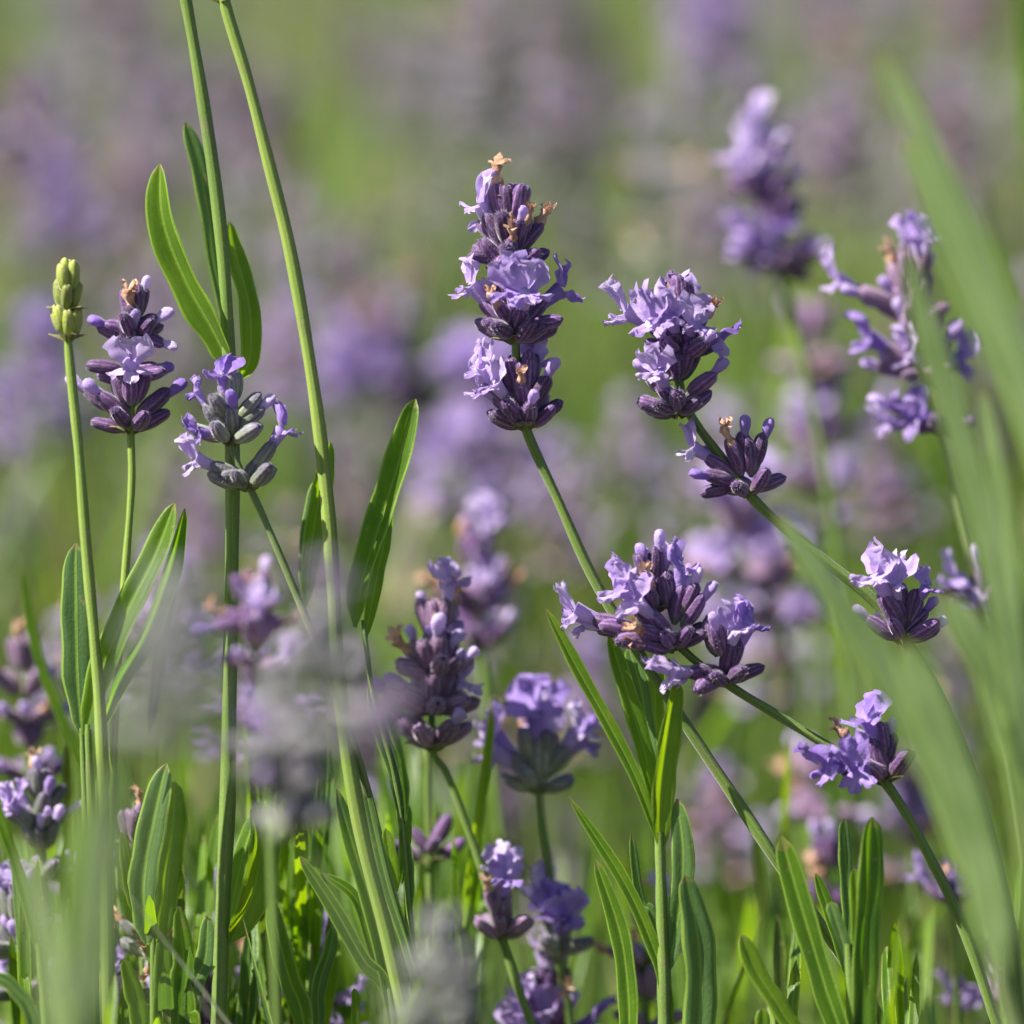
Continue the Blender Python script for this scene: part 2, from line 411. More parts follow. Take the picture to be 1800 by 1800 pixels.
for i in range(4):
    for c in ('calyx', 'calyx_grey', 'calyx_pink', 'calyx_silver', 'calyx_green'): reg((c, i), calyx_geo(c, rt), 'calyx')
    reg(('withered', i), withered_geo(rt), 'withered_floret'); reg(('bract', i), bract_geo(rt), 'bract')
    for c in ('petal', 'petal_deep', 'petal_faded'):
        reg(('bud', c, i), bud_geo(rt, c), 'flower_bud')
        for q in range(2):
            a, b, d = floret_geos(rt, c)
            reg(('tube', c, 2*i+q), a, 'floret'); reg(('up', c, 2*i+q), b, 'upper_lip'); reg(('dn', c, 2*i+q), d, 'lower_lip')
LO = {}
for i in range(3):
    for c in ('calyx', 'calyx_grey', 'calyx_pink', 'calyx_silver', 'calyx_green'): LO[(c, i)] = calyx_geo(c, rt, 0, 6, False).arr()
    for c in ('petal', 'petal_deep', 'petal_faded'):
        a, b, d = floret_geos(rt, c, True); LO[('open', c, i)] = merge([(a.arr(), None), (b.arr(), None), (d.arr(), None)])
    LO[('withered', i)] = withered_geo(rt).arr()

def orient(origin, d, up, s):
    z = d.normalized(); y = (up - z*up.dot(z))
    y = y.normalized() if y.length > 1e-6 else Vector((0, 1, 0)); x = y.cross(z)
    m = Matrix.Identity(4)
    for r in range(3): m[r][0], m[r][1], m[r][2], m[r][3] = x[r]*s, y[r]*s, z[r]*s, origin[r]
    return m
def whorl(base, axis, n, rng, s=1.0, pr=(.15, .25, .15), expl=(), tiers=2, tilt=(22, 74), petal='petal', rise=4.0, droop=0):
    """placements of one ring of florets: (kind, matrix). expl: (point, kind, scale, petal)"""
    axis = axis.normalized(); a1 = axis.cross(Vector((.1, 1, .05))).normalized(); a2 = axis.cross(a1); out = []
    for e in expl:
        pt, kind, sc = e[:3]; pm = e[3] if len(e) > 3 else petal
        d = (pt - base - axis*1.5*mm*s).normalized()
        ln = {'open': 10.4, 'bud': 8.4, 'withered': 9.0, 'calyx': 6.2}[kind]*mm*sc*s
        out.append((kind, pm, orient(pt - d*ln, d, axis, sc*s)))
    for t in range(tiers):
        k = n//tiers + (n % tiers if t == 0 else 0); f = t/max(1, tiers-1) if tiers > 1 else 0
        for j in range(k):
            a = 2*math.pi*(j + .5*t)/k + rng.uniform(-.22, .22)
            th = R(tilt[1] + (tilt[0]-tilt[1])*f + rng.uniform(-9, 9))
            rad = a1*math.cos(a) + a2*math.sin(a)
            d = axis*math.cos(th) + rad*math.sin(th)
            o = base + rad*(.9 + .3*rng.random())*mm*s + axis*(t*rise + rng.uniform(-.5, .5))*mm*s/max(1, tiers-1)
            r = rng.random(); kind = 'open' if r < pr[0] else 'bud' if r < pr[0]+pr[1] else 'withered' if r < sum(pr) else 'calyx'
            out.append((kind, petal, orient(o, d, axis, s*rng.uniform(.86, 1.1))))
    for j in range(3):
        a = 2*math.pi*j/3 + rng.uniform(-.5, .5); rad = a1*math.cos(a) + a2*math.sin(a)
        out.append(('bract', petal, orient(base - axis*.3*mm, axis, -rad, s)))
    return out
def put(root, placements, cal, rng):
    T = Matrix.Translation(-root.location)
    for kind, pm, m in placements:
        m = T @ m
        if kind == 'bract': link('bract', TM[('bract', rng.randrange(4))], root, m); continue
        link('calyx', TM[(cal, rng.randrange(4))], root, m)
        if kind == 'open':
            i = rng.randrange(8); f = link('floret', TM[('tube', pm, i)], root, m)
            link('upper_lip', TM[('up', pm, i)], f); link('lower_lip', TM[('dn', pm, i)], f)
        elif kind == 'bud': link('flower_bud', TM[('bud', pm, rng.randrange(4))], root, m)
        elif kind == 'withered': link('withered_floret', TM[('withered', rng.randrange(4))], root, m)
def placed_arr(placements, cal, rng, low=True):
    it = []
    for kind, pm, m in placements:
        if kind == 'bract':
            if not low: it.append((TA[('bract', rng.randrange(4))], m))
            continue
        it.append((LO[(cal, rng.randrange(3))] if low else TA[(cal, rng.randrange(4))], m))
        if kind == 'open':
            if low: it.append((LO[('open', pm, rng.randrange(3))], m))
            else:
                i = rng.randrange(8); it += [(TA[(q, pm, i)], m) for q in ('tube', 'up', 'dn')]
        elif kind == 'bud': it.append((TA[('bud', pm, rng.randrange(4))], m))
        elif kind == 'withered': it.append((LO[('withered', rng.randrange(3))] if low else TA[('withered', rng.randrange(4))], m))
    return merge(it)

def px_path(pts, dz):
    return [P(p[0], p[1], dz + (p[2] if len(p) > 2 else 0)) for p in pts]
def add_leaves(root, leaves, dz, rng):
    for lf in leaves:
        pts, wd, mat = lf[:3]; kw = dict(lf[3]) if len(lf) > 3 else {}
        if pts[0][1] >= 1560 and len(pts[0]) == 2: pts = [(pts[0][0] + (pts[0][0]-pts[1][0])*.8, pts[0][1] + 240)] + pts
        d = dz + kw.pop('dz', 0); g = Geo(); path = catmull(px_path(pts, d), 7)
        blade(g, path, wd*PX*(DIST+d)/DIST*(1.42 if abs(d) < .03 else 1.05), mat, rng, **kw)
        a = g.arr(); a = (a[0] - np.array(root.location),) + a[1:]
        link('leaf', mesh('leaf', a), root)
def stem_part(root, path, r0, r1, mat, name='stem', square=.13, hairs=0):
    ph = path[0].x*900
    g = Geo(); tube(g, path, lambda f: (r0 + (r1-r0)*f)*(1 + .05*math.sin(31*f+ph) + .04*math.sin(67*f+2*ph)), mat, 12, square)
    if hairs:
        rng = random.Random(len(path)*7+int(path[0].x*1e5)); fr = frames(path); n = len(path)
        for _ in range(hairs):
            q = rng.uniform(0, .8)*(n-1); i = int(q); p = path[i].lerp(path[i+1], q-i); t, sd, nn = fr[i]; a = rng.uniform(0, 6.283)
            r = (r0 + (r1-r0)*q/(n-1)); o = sd*math.cos(a) + nn*math.sin(a); c = p + o*r; b = len(g.V)
            d = (o + t*rng.uniform(-.6, .6)).normalized()*rng.uniform(.15, .4)*mm; w2 = t*.025*mm
            g.V += [tuple(c-w2), tuple(c+w2), tuple(c+d)]; g.U += [(0, 0)]*3; g.F.append((b, b+1, b+2)); g.M.append(MI['fuzz_green'])
    a = g.arr(); a = (a[0] - np.array(root.location),) + a[1:]
    return link(name, mesh(name, a), root)
SEED = [100]
def spike(label, dz, stem, whorls, wpx=13, cal='calyx', smat='stem', parts=True, leaves=(), group=None, seed=None, head_stem=True):
    """a flowering lavender stem. whorls: dict(x, y, n, ax=(dx, dy up), s, pr, ex, tiers, tilt, petal, cal)"""
    SEED[0] += 1; rng = random.Random(seed or SEED[0])
    pp = px_path(stem, dz); path = catmull(pp, 8)
    path += to_ground(path[-1], path[-1] - path[-3])
    root = thing('flowering_lavender', label, 'lavender flower', Vector((path[-1].x, path[-1].y, 0)), group)
    k = (DIST+dz)/DIST; r = wpx/2*PX*k
    stem_part(root, path, r*.72, r*1.12, smat, hairs=1500 if parts and abs(dz) < .03 else 0)
    for wd in whorls:
        wd = dict(wd); wx, wy = wd.pop('x'), wd.pop('y'); wz = wd.pop('dz', 0)
        base = P(wx, wy, dz + wz)
        ax = wd.pop('ax', (0, 1)); ay = wd.pop('ay', 0); axis = RGT*ax[0] + UPV*ax[1] + FWD*ay
        ex = [(P(e[0], e[1], dz+wz + e[3]*mm), e[2], e[4] if len(e) > 4 else 1.0) + ((e[5],) if len(e) > 5 else ()) for e in wd.pop('ex', ())]
        c = wd.pop('cal', cal)
        pl = whorl(base, axis, wd.pop('n', 12), rng, expl=ex, **wd)
        if parts: put(root, pl, c, rng)
        else:
            a = placed_arr(pl, c, rng, False); a = (a[0] - np.array(root.location),) + a[1:]
            link('whorl', mesh('whorl', a), root)
    add_leaves(root, leaves, dz, rng)
    return root
def shoot(label, dz, stem, leaves, wpx=14, smat='stem', cat='leafy shoot', group=None):
    """a leafy shoot of lavender without flowers"""
    SEED[0] += 1; rng = random.Random(SEED[0])
    path = catmull(px_path(stem, dz), 6); path += to_ground(path[-1], path[-1] - path[-3])
    root = thing('leafy_shoot', label, cat, Vector((path[-1].x, path[-1].y, 0)), group)
    r = wpx/2*PX*(DIST+dz)/DIST
    stem_part(root, path, r*.55, r*1.1, smat)
    add_leaves(root, leaves, dz, rng)
    return root

# ------------------------------------------------------------------ ground
g = Geo(); nx = 61; rows, uvs = [], []
xs = [math.copysign(abs(t)**3*150, t) for t in np.linspace(-1, 1, nx)]
rg = random.Random(3)
for y in xs:
    rows.append([(x, y, -0.006 + (rg.uniform(-.008, .004) if abs(x) < 6 and abs(y) < 9 else 0)) for x in xs]); uvs.append([(0, 0)]*nx)
g.grid(rows, uvs, 'soil'); o = link('ground', mesh('ground', g.arr())); o['kind'] = 'structure'

# ------------------------------------------------------------------ sharp flower stems
spike('tallest sharp lavender spike in the middle, three stacked whorls of dark calyxes with pale petals', 0,
      [(893, 520), (900, 572), (904, 640), (907, 710), (918, 785), (960, 880), (1010, 990), (1068, 1085), (1130, 1180), (1200, 1285), (1270, 1390), (1345, 1500, .01), (1430, 1640, .03)],
      [dict(x=899, y=575, n=21, ax=(-.05, 1), s=1.2, pr=(0, .06, .04), tiers=3, rise=8, tilt=(14, 52), ex=[(848, 478, 'open', 1, 1.1), (862, 500, 'open', 4, .95), (897, 478, 'withered', -2, 1.15), (925, 492, 'withered', -3, .9), (949, 494, 'withered', 1, 1.0), (902, 518, 'withered', -6, .8), (845, 552, 'calyx', -3, .95), (880, 565, 'calyx', -7, .9)]),
       dict(x=903, y=668, n=18, ax=(-.03, 1), s=1.18, pr=(0, .05, .05), tiers=2, rise=6, tilt=(25, 60), ex=[(835, 588, 'open', -1, 1.15), (905, 590, 'open', -9, 1.35, 'petal_deep'), (925, 598, 'open', -10, 1.2), (880, 580, 'open', 2, 1.1), (974, 590, 'open', 2, 1.2, 'petal_deep'), (872, 606, 'withered', -8, .85), (965, 640, 'calyx', -3, 1)]),
       dict(x=918, y=783, n=18, ax=(-.1, 1), s=1.2, pr=(0, .06, .02), tiers=2, rise=5, tilt=(15, 58), ex=[(852, 700, 'open', -3, 1.1), (868, 722, 'open', -6, 1.0), (848, 728, 'open', 1, 1.0), (957, 700, 'bud', -3, 1.15, 'petal'), (935, 690, 'open', 4, 1.0, 'petal_deep'), (910, 712, 'withered', -8, .8)])],
      wpx=14)
spike('sharp pale-petalled lavender right of the middle, two dark whorls down its arched stem', 0,
      [(1118, 640), (1122, 700), (1130, 750), (1150, 785), (1182, 828), (1220, 878), (1262, 918), (1320, 965), (1385, 1018), (1428, 1072), (1475, 1150), (1530, 1290, .01), (1570, 1460, .02), (1590, 1600, .02)],
      [dict(x=1128, y=690, n=18, ax=(0, 1), s=1.15, pr=(.05, .1, .05), tiers=3, rise=8, tilt=(10, 62), ex=[(1045, 618, 'open', 1, 1.35), (1078, 640, 'open', -7, 1.3), (1108, 632, 'open', -9, 1.15), (1136, 600, 'open', 1, 1.2), (1150, 640, 'open', -7, 1.0), (1114, 604, 'withered', -2, .9), (1174, 620, 'withered', -2, .95), (1190, 668, 'open', -3, 1.05, 'petal_deep')]),
       dict(x=1122, y=768, n=19, ax=(-.05, 1), s=1.15, pr=(0, .1, 0), tiers=2, rise=6, tilt=(22, 66), ex=[(1090, 706, 'open', -8, 1.1, 'petal'), (1185, 700, 'bud', -4, 1.1), (1070, 700, 'bud', -4, 1)]),
       dict(x=1216, y=874, n=9, ax=(-.12, 1), s=1.12, pr=(0, .05, 0), tiers=2, rise=3, tilt=(12, 62), ex=[(1186, 784, 'withered', -4, 1.05), (1213, 776, 'bud', -2, 1.1, 'petal_deep'), (1247, 780, 'bud', -1, 1.1, 'petal_deep'), (1135, 806, 'open', -2, 1.05, 'petal'), (1146, 848, 'bud', -5, 1.05, 'petal_deep'), (1155, 872, 'calyx', -2, 1.05), (1168, 838, 'open', 3, .9, 'petal_deep')]),
       dict(x=1425, y=1072, n=9, ax=(.1, 1), s=1.12, pr=(0, .15, 0), tiers=2, rise=3, tilt=(12, 55), ex=[(1385, 975, 'open', -7, 1.35), (1410, 985, 'open', -5, 1.1), (1460, 992, 'open', -3, .9, 'petal_deep'), (1468, 1020, 'bud', -1, 1, 'petal_deep')])],
      wpx=14)
spike('wide loose sharp lavender head, starry blue florets on the lower whorl of its leaning stem', -.004,
      [(1075, 985), (1095, 1040), (1135, 1090), (1195, 1135), (1260, 1175), (1330, 1218), (1400, 1262), (1470, 1380), (1515, 1480), (1552, 1590), (1600, 1720)],
      [dict(x=1188, y=1128, n=16, ax=(-.15, 1), s=1.15, pr=(0, .05, 0), tiers=2, rise=5, tilt=(15, 68), ex=[(1226, 1042, 'open', -3, 1.1, 'petal_deep'), (1200, 1046, 'open', -5, 1.05), (1103, 1112, 'open', -6, 1.15), (1120, 1120, 'open', -3, .8), (1170, 1040, 'bud', -7, 1), (1150, 1135, 'calyx', -6, 1.2)]),
       dict(x=1118, y=1082, n=17, ax=(-.25, 1), s=1.15, pr=(0, .1, .05), tiers=2, rise=7, tilt=(14, 66), ex=[(1036, 992, 'open', -4, 1.35), (1060, 1010, 'open', -7, 1.15), (970, 1032, 'open', -1, 1.25), (985, 1050, 'open', 2, .95), (1058, 1056, 'withered', -8, 1.0), (1130, 965, 'open', -2, 1.1, 'petal_deep'), (1170, 1000, 'bud', -3, 1.1), (1045, 1075, 'calyx', -6, 1.2), (1020, 1050, 'calyx', -3, 1.2), (1152, 980, 'bud', -3, 1)]),
       dict(x=1090, y=1030, n=8, ax=(-.05, 1), s=1.05, pr=(0, .2, .1), tiers=2, rise=5, tilt=(8, 48), ex=[(1074, 948, 'bud', -2, 1.15, 'petal_deep'), (1100, 930, 'bud', -2, 1.2), (1110, 955, 'open', 1, .95), (1081, 984, 'withered', -6, 1.2)]),
       dict(x=1400, y=1260, n=9, ax=(-.15, 1), s=1.15, pr=(0, .05, 0), tiers=2, rise=4, tilt=(8, 46), ex=[(1376, 1166, 'open', -2, 1.2, 'petal_deep'), (1333, 1188, 'withered', 0, 1.0), (1312, 1238, 'open', -9, 1.3, 'petal_deep'), (1354, 1242, 'open', -10, 1.3, 'petal_deep'), (1412, 1182, 'bud', 1, 1, 'petal_deep')])],
      wpx=13)
spike('sharp dark purple lavender head at left behind the green bud stalk, tan floret on top', .008,
      [(392, 640), (391, 700), (388, 790), (389, 860), (382, 960), (374, 1060), (366, 1180), (360, 1320), (352, 1480), (345, 1640)],
      [dict(x=392, y=668, n=9, s=1.05, pr=(0, .1, 0), tiers=2, rise=4, tilt=(8, 55), ex=[(388, 600, 'withered', -4, 1.25), (336, 642, 'bud', -2, 1.15, 'petal_deep'), (440, 632, 'bud', -1, 1.25), (446, 678, 'bud', -3, 1)]),
       dict(x=390, y=722, n=10, s=1.1, pr=(0, .05, 0), tiers=2, rise=4, tilt=(20, 68), ex=[(388, 700, 'open', -9, 1.3), (330, 700, 'calyx', -1, 1.1), (440, 706, 'bud', -1, 1.1, 'petal_deep')]),
       dict(x=388, y=788, n=12, s=1.15, pr=(0, .05, 0), tiers=2, rise=4, tilt=(18, 62), ex=[(330, 728, 'bud', -3, 1.2), (306, 722, 'bud', 2, 1.2), (457, 728, 'bud', -1, 1.2, 'petal_deep')])],
      wpx=11, smat='stem_lime')
spike('sharp grey-green lavender head with small violet florets in front of the tall thick stem', -.004,
      [(524, 750), (523, 805), (534, 840), (548, 868), (572, 920), (610, 1010), (650, 1110), (690, 1220), (722, 1340, .01), (750, 1460, .02), (780, 1640, .03)],
      [dict(x=522, y=805, n=11, s=1.1, pr=(0, .05, .05), tiers=3, rise=7, tilt=(8, 72), ex=[(508, 706, 'open', -2, .95, 'petal_deep'), (524, 742, 'bud', -5, 1.15, 'petal_deep'), (577, 748, 'bud', 0, 1.1), (470, 735, 'open', 2, .75, 'petal_deep'), (470, 795, 'open', -2, .85, 'petal_deep'), (492, 760, 'calyx', -4, 1.1)]),
       dict(x=546, y=866, n=5, ax=(-.1, 1), s=1.1, pr=(0, 0, 0), tiers=1, tilt=(60, 60), ex=[(463, 826, 'open', -3, 1.1), (600, 780, 'open', 0, 1.1, 'petal_deep'), (566, 822, 'calyx', 1, 1.2), (512, 852, 'calyx', -4, 1.2), (496, 842, 'calyx', -1, 1)])],
      wpx=10, cal='calyx_grey', smat='stem_grey')
spike('green unopened bud head on a smooth pale stalk at the far left', -.01,
      [(302, 575), (303, 662), (310, 740), (318, 820), (328, 950), (338, 1060), (346, 1160), (352, 1300), (356, 1440), (358, 1620)],
      [dict(x=303, y=664, n=7, s=.98, pr=(0, 0, 0), tiers=1, tilt=(18, 18), rise=3),
       dict(x=302, y=628, n=7, s=.98, pr=(0, 0, 0), tiers=2, tilt=(2, 19), rise=4, ex=[(301, 560, 'calyx', 0, .85)])],
      wpx=15, cal='calyx_green', smat='stem_lime')
spike('mauve lavender head of plump whorls, low, just left of the three violet open florets', .03,
      [(800, 1060), (795, 1120), (793, 1215), (812, 1250), (835, 1310), (856, 1370), (876, 1440), (888, 1475), (905, 1530), (930, 1600), (950, 1680)],
      [dict(x=800, y=1118, n=15, s=1.28, pr=(.1, .2, .1), tiers=2, rise=6, tilt=(12, 66), ex=[(742, 1072, 'withered', -4, 1.1), (800, 1032, 'withered', -3, 1.0), (805, 1045, 'open', -2, 1.0), (828, 1065, 'bud', -3, 1.1)]),
       dict(x=795, y=1166, n=16, s=1.42, pr=(0, .15, 0), tiers=2, rise=5, tilt=(22, 68), ex=[(846, 1120, 'open', -2, 1.1), (737, 1125, 'bud', -3, 1.1)]),
       dict(x=793, y=1214, n=16, s=1.4, pr=(0, .05, 0), tiers=2, rise=5, tilt=(15, 54), cal='calyx_pink'),
       dict(x=886, y=1470, n=7, s=1.05, pr=(0, .2, 0), tiers=1, tilt=(50, 50), cal='calyx_pink', ex=[(882, 1368, 'open', -2, 1.2), (893, 1385, 'open', -5, 1.0, 'petal_deep'), (884, 1420, 'calyx', -4, 1.5), (862, 1394, 'withered', -3, .9)])],
      wpx=11, cal='calyx_pink')
spike('slightly soft lavender, three violet open florets over pale calyxes, right of the mauve head', .045,
      [(934, 1235), (936, 1275), (942, 1330), (952, 1395), (962, 1490), (972, 1550), (985, 1640)],
      [dict(x=936, y=1272, n=10, s=1.2, pr=(0, .1, .05), tiers=2, rise=4, tilt=(24, 66), ex=[(930, 1152, 'open', -4, 1.5, 'petal_deep'), (938, 1170, 'open', 2, 1.3, 'petal'), (862, 1214, 'open', -2, 1.3), (870, 1190, 'open', 2, 1.2), (998, 1186, 'open', 0, 1.2), (1005, 1200, 'open', 4, 1.0, 'petal_deep')]),
       dict(x=962, y=1490, n=10, s=1.15, pr=(0, .1, 0), tiers=2, rise=3, tilt=(14, 58), ex=[(962, 1425, 'open', -4, 1.4, 'petal_deep'), (975, 1440, 'open', -7, 1.15, 'petal_deep'), (934, 1398, 'open', 2, 1.2), (940, 1420, 'open', -3, 1.0, 'petal_deep')])],
      wpx=12, cal='calyx_grey')
spike('thin green stem with a sparse pair of dark calyxes, behind the mauve head', .05,
      [(786, 1190), (787, 1290), (789, 1368), (790, 1450), (794, 1560), (798, 1680)],
      [dict(x=789, y=1366, n=2, s=1.1, pr=(0, 0, 0), tiers=1, tilt=(60, 60), ex=[(818, 1310, 'calyx', 0, 1.2), (766, 1325, 'calyx', 0, 1.0), (797, 1340, 'calyx', -4, .9)])],
      wpx=10)
spike('blue-violet lavender head low at the bottom, crossed by two thin stems', .05,
      [(950, 1590), (952, 1640), (958, 1760)],
      [dict(x=950, y=1625, n=14, s=1.3, pr=(.25, .2, .05), tiers=3, rise=8, tilt=(8, 72), petal='petal', ex=[(905, 1550, 'open', -2, 1.2), (898, 1575, 'open', -4, 1.1), (938, 1560, 'open', -4, 1.0), (985, 1550, 'bud', -2, 1.1), (1020, 1580, 'open', -2, 1.1, 'petal_deep')])],
      wpx=12)
spike('loose soft-focus lavender at the right behind the broad blurred blades, scattered violet florets', .06,
      [(1430, 590), (1440, 640), (1455, 720), (1478, 800), (1500, 890), (1516, 960), (1530, 1040), (1552, 1140), (1580, 1290), (1610, 1500)],
      [dict(x=1440, y=640, n=8, s=1.15, pr=(.1, .3, 0), tiers=2, rise=7, tilt=(15, 72), cal='calyx_pink', ex=[(1445, 520, 'open', -2, 1.2), (1461, 556, 'bud', -2, 1.4), (1325, 585, 'open', 0, 1.1), (1348, 600, 'bud', -3, 1.2), (1402, 545, 'withered', 0, 1.2), (1398, 590, 'bud', 0, 1.2)]),
       dict(x=1450, y=715, n=10, s=1.2, pr=(.15, .25, 0), tiers=2, rise=5, tilt=(25, 78), cal='calyx_pink', ex=[(1366, 660, 'open', -2, 1.3, 'petal_deep'), (1422, 680, 'open', -3, 1.2), (1500, 650, 'bud', 0, 1.5), (1400, 690, 'bud', 0, 1.2), (1515, 690, 'open', 4, 1.2, 'petal_deep')]),
       dict(x=1474, y=790, n=4, s=1.1, pr=(0, .2, 0), tiers=1, tilt=(60, 60), ex=[(1385, 748, 'bud', -2, 1.2), (1392, 780, 'open', -3, 1.0), (1425, 770, 'open', -5, 1.3, 'petal_deep'), (1440, 760, 'open', -2, 1.1, 'petal_deep'), (1430, 792, 'bud', -2, 1.0)]),
       dict(x=1530, y=1020, n=5, s=1.1, pr=(0, .2, 0), tiers=1, tilt=(60, 60), ex=[(1482, 985, 'open', 0, 1.3), (1500, 1010, 'open', -3, 1.3, 'petal_deep'), (1524, 950, 'bud', 0, 1.3), (1520, 1020, 'open', -3, 1.0)])],
      wpx=11, smat='stem_grey')
# ------------------------------------------------------------------ softer heads, in front of or behind the focus
def soft(label, dz, stem, whorls, **k):
    return spike(label, dz, stem, whorls, parts=False, **k)
soft('blurred lavender spike at upper right, two bright petals on top of dark double whorls', .17,
     [(1235, 430), (1245, 500), (1258, 575), (1278, 640), (1300, 740), (1330, 900), (1350, 1100), (1370, 1400)],
     [dict(x=1240, y=480, n=9, s=1.25, pr=(.05, .2, 0), tiers=2, rise=6, tilt=(12, 50), ex=[(1200, 405, 'open', 0, 1.5), (1212, 425, 'open', -3, 1.2), (1247, 385, 'open', 0, 1.5), (1255, 410, 'open', -3, 1.2)]),
      dict(x=1256, y=570, n=14, s=1.4, pr=(0, .15, 0), tiers=2, rise=6, tilt=(25, 72), ex=[(1210, 525, 'open', -3, 1.4), (1222, 550, 'open', -5, 1.2), (1256, 500, 'open', -4, 1.1, 'petal_deep'), (1302, 535, 'bud', 0, 1.3, 'petal_deep')])], wpx=12)
soft('blurred column of faded purple whorls between the arched stem and the loose right-hand spike', .27,
     [(1308, 660), (1312, 760), (1305, 900), (1300, 1000), (1300, 1200), (1300, 1400)],
     [dict(x=1300, y=705, n=11, s=1.4, pr=(.05, .2, .1), tiers=2, rise=5, tilt=(20, 70), cal='calyx_pink'),
      dict(x=1315, y=800, n=12, s=1.4, pr=(.1, .2, .15), tiers=2, rise=5, tilt=(20, 70), cal='calyx'),
      dict(x=1308, y=865, n=12, s=1.5, pr=(.15, .2, .05), tiers=2, rise=5, tilt=(20, 75), cal='calyx_pink'),
      dict(x=1300, y=915, n=12, s=1.4, pr=(.1, .2, 0), tiers=2, rise=5, tilt=(20, 75))], wpx=13)
soft('blurred purple lavender drooping behind the long arched stem, tan spots on its left side', .2,
     [(1190, 930), (1230, 1000), (1262, 1060), (1280, 1180), (1290, 1400)],
     [dict(x=1205, y=980, n=18, s=1.5, pr=(.5, .2, .15), tiers=2, rise=6, tilt=(20, 80), cal='calyx_pink'),
      dict(x=1252, y=1050, n=17, s=1.5, pr=(.55, .2, .05), tiers=2, rise=5, tilt=(20, 75), cal='calyx_pink')], wpx=13)
soft('blurred bright lavender column behind the middle, directly below the tallest spike', .38,
     [(850, 800), (845, 900), (850, 1010), (856, 1200), (860, 1400)],
     [dict(x=858, y=835, n=16, s=1.75, pr=(.75, .1, 0), tiers=2, rise=7, tilt=(20, 78)),
      dict(x=848, y=905, n=14, s=1.6, pr=(.7, .15, 0), tiers=2, rise=6, tilt=(20, 72))], wpx=13)
soft('soft lavender head with pink-white petals right above the mauve head', .13,
     [(846, 985), (856, 1070), (866, 1160), (880, 1300), (900, 1460)],
     [dict(x=850, y=1020, n=11, s=1.25, pr=(.3, .2, .2), tiers=2, rise=6, tilt=(14, 60), ex=[(808, 1000, 'withered', -2, 1.3), (870, 970, 'open', -2, 1.2), (885, 990, 'open', 0, 1.1)]),
      dict(x=860, y=1078, n=10, s=1.3, pr=(.05, .2, .1), tiers=2, rise=5, tilt=(14, 54), ex=[(884, 1022, 'open', -2, 1.1), (800, 1010, 'withered', 0, 1.3)])], wpx=12)
soft('blurred lilac and brown head floating left of the tallest spike', .5,
     [(710, 690), (714, 750), (720, 900), (725, 1200)],
     [dict(x=722, y=735, n=14, s=1.7, pr=(.1, .3, .05), tiers=2, rise=6, tilt=(20, 72), ex=[(672, 690, 'open', -2, 2.0), (682, 720, 'open', -2, 1.6), (665, 710, 'open', -2, 1.6)])], wpx=13)
soft('near blurred lavender at lower left with tan withered florets and violet buds', -.075,
     [(548, 1040), (556, 1105), (566, 1180), (575, 1320), (585, 1600)],
     [dict(x=548, y=1055, n=7, s=1.0, pr=(0, .1, .2), tiers=2, rise=4, tilt=(20, 70), cal='calyx', ex=[(545, 990, 'withered', -1, 1.1), (495, 1028, 'withered', -2, .9), (572, 1025, 'withered', -3, 1.1), (478, 1055, 'bud', -3, 1.3, 'petal_deep'), (520, 1040, 'bud', 0, 1.1, 'petal_deep'), (586, 1015, 'bud', 0, 1.1, 'petal_deep')]),
      dict(x=556, y=1108, n=10, s=.95, pr=(.05, .2, 0), tiers=2, rise=4, tilt=(20, 70), cal='calyx_pink')], wpx=11)
soft('very blurred silvery grey head in front of the tall stems, lower left of the middle', -.24,
     [(648, 1130), (660, 1190), (680, 1260), (720, 1420), (770, 1640)],
     [dict(x=648, y=1165, n=20, s=1.2, petal='petal_faded', pr=(.04, .05, 0), tiers=3, rise=8, tilt=(10, 85), cal='calyx_silver'),
      dict(x=658, y=1205, n=18, s=1.25, petal='petal_faded', pr=(.04, .05, 0), tiers=2, rise=6, tilt=(15, 85), cal='calyx_silver')], wpx=9, smat='stem_grey')
soft('blurred near lavender with one violet floret and cream calyxes, below the silvery grey head', -.16,
     [(590, 1200), (606, 1300), (640, 1380), (690, 1480), (760, 1640)],
     [dict(x=590, y=1235, n=15, s=1.25, pr=(.12, .12, 0), tiers=3, rise=8, tilt=(5, 70), cal='calyx_grey', ex=[(580, 1185, 'open', -1, 1.0, 'petal_deep'), (600, 1215, 'open', 0, .8), (545, 1230, 'bud', 0, .8)]),
      dict(x=600, y=1275, n=14, s=1.2, pr=(.12, .1, 0), tiers=3, rise=8, tilt=(5, 70), cal='calyx_grey'),
      dict(x=612, y=1325, n=15, s=1.3, pr=(0, .1, 0), tiers=3, rise=8, tilt=(5, 60), cal='calyx_grey', ex=[(590, 1280, 'calyx', -3, 1), (640, 1290, 'bud', 0, 1, 'petal_deep')])], wpx=9, smat='stem_grey')
soft('very blurred pale grey head lowest left of the middle, above bright blades', -.3,
     [(444, 1130), (434, 1200), (420, 1350), (410, 1640)],
     [dict(x=446, y=1150, n=16, s=1.25, pr=(0, .05, 0), tiers=3, rise=9, tilt=(5, 78), cal='calyx_silver'),
      dict(x=438, y=1205, n=16, s=1.25, pr=(0, .05, 0), tiers=3, rise=8, tilt=(10, 78), cal='calyx_silver')], wpx=8, smat='stem_grey')
soft('very blurred round grey head low in front, left of the thin crossing stems', -.2,
     [(800, 1540), (808, 1600), (830, 1700)],
     [dict(x=802, y=1570, n=16, s=1.1, petal='petal_faded', pr=(0, .03, 0), tiers=3, rise=9, tilt=(5, 78), cal='calyx_silver'),
      dict(x=804, y=1600, n=16, s=1.1, petal='petal_faded', pr=(0, .03, 0), tiers=3, rise=9, tilt=(5, 78), cal='calyx_silver')], wpx=8, smat='stem_grey')
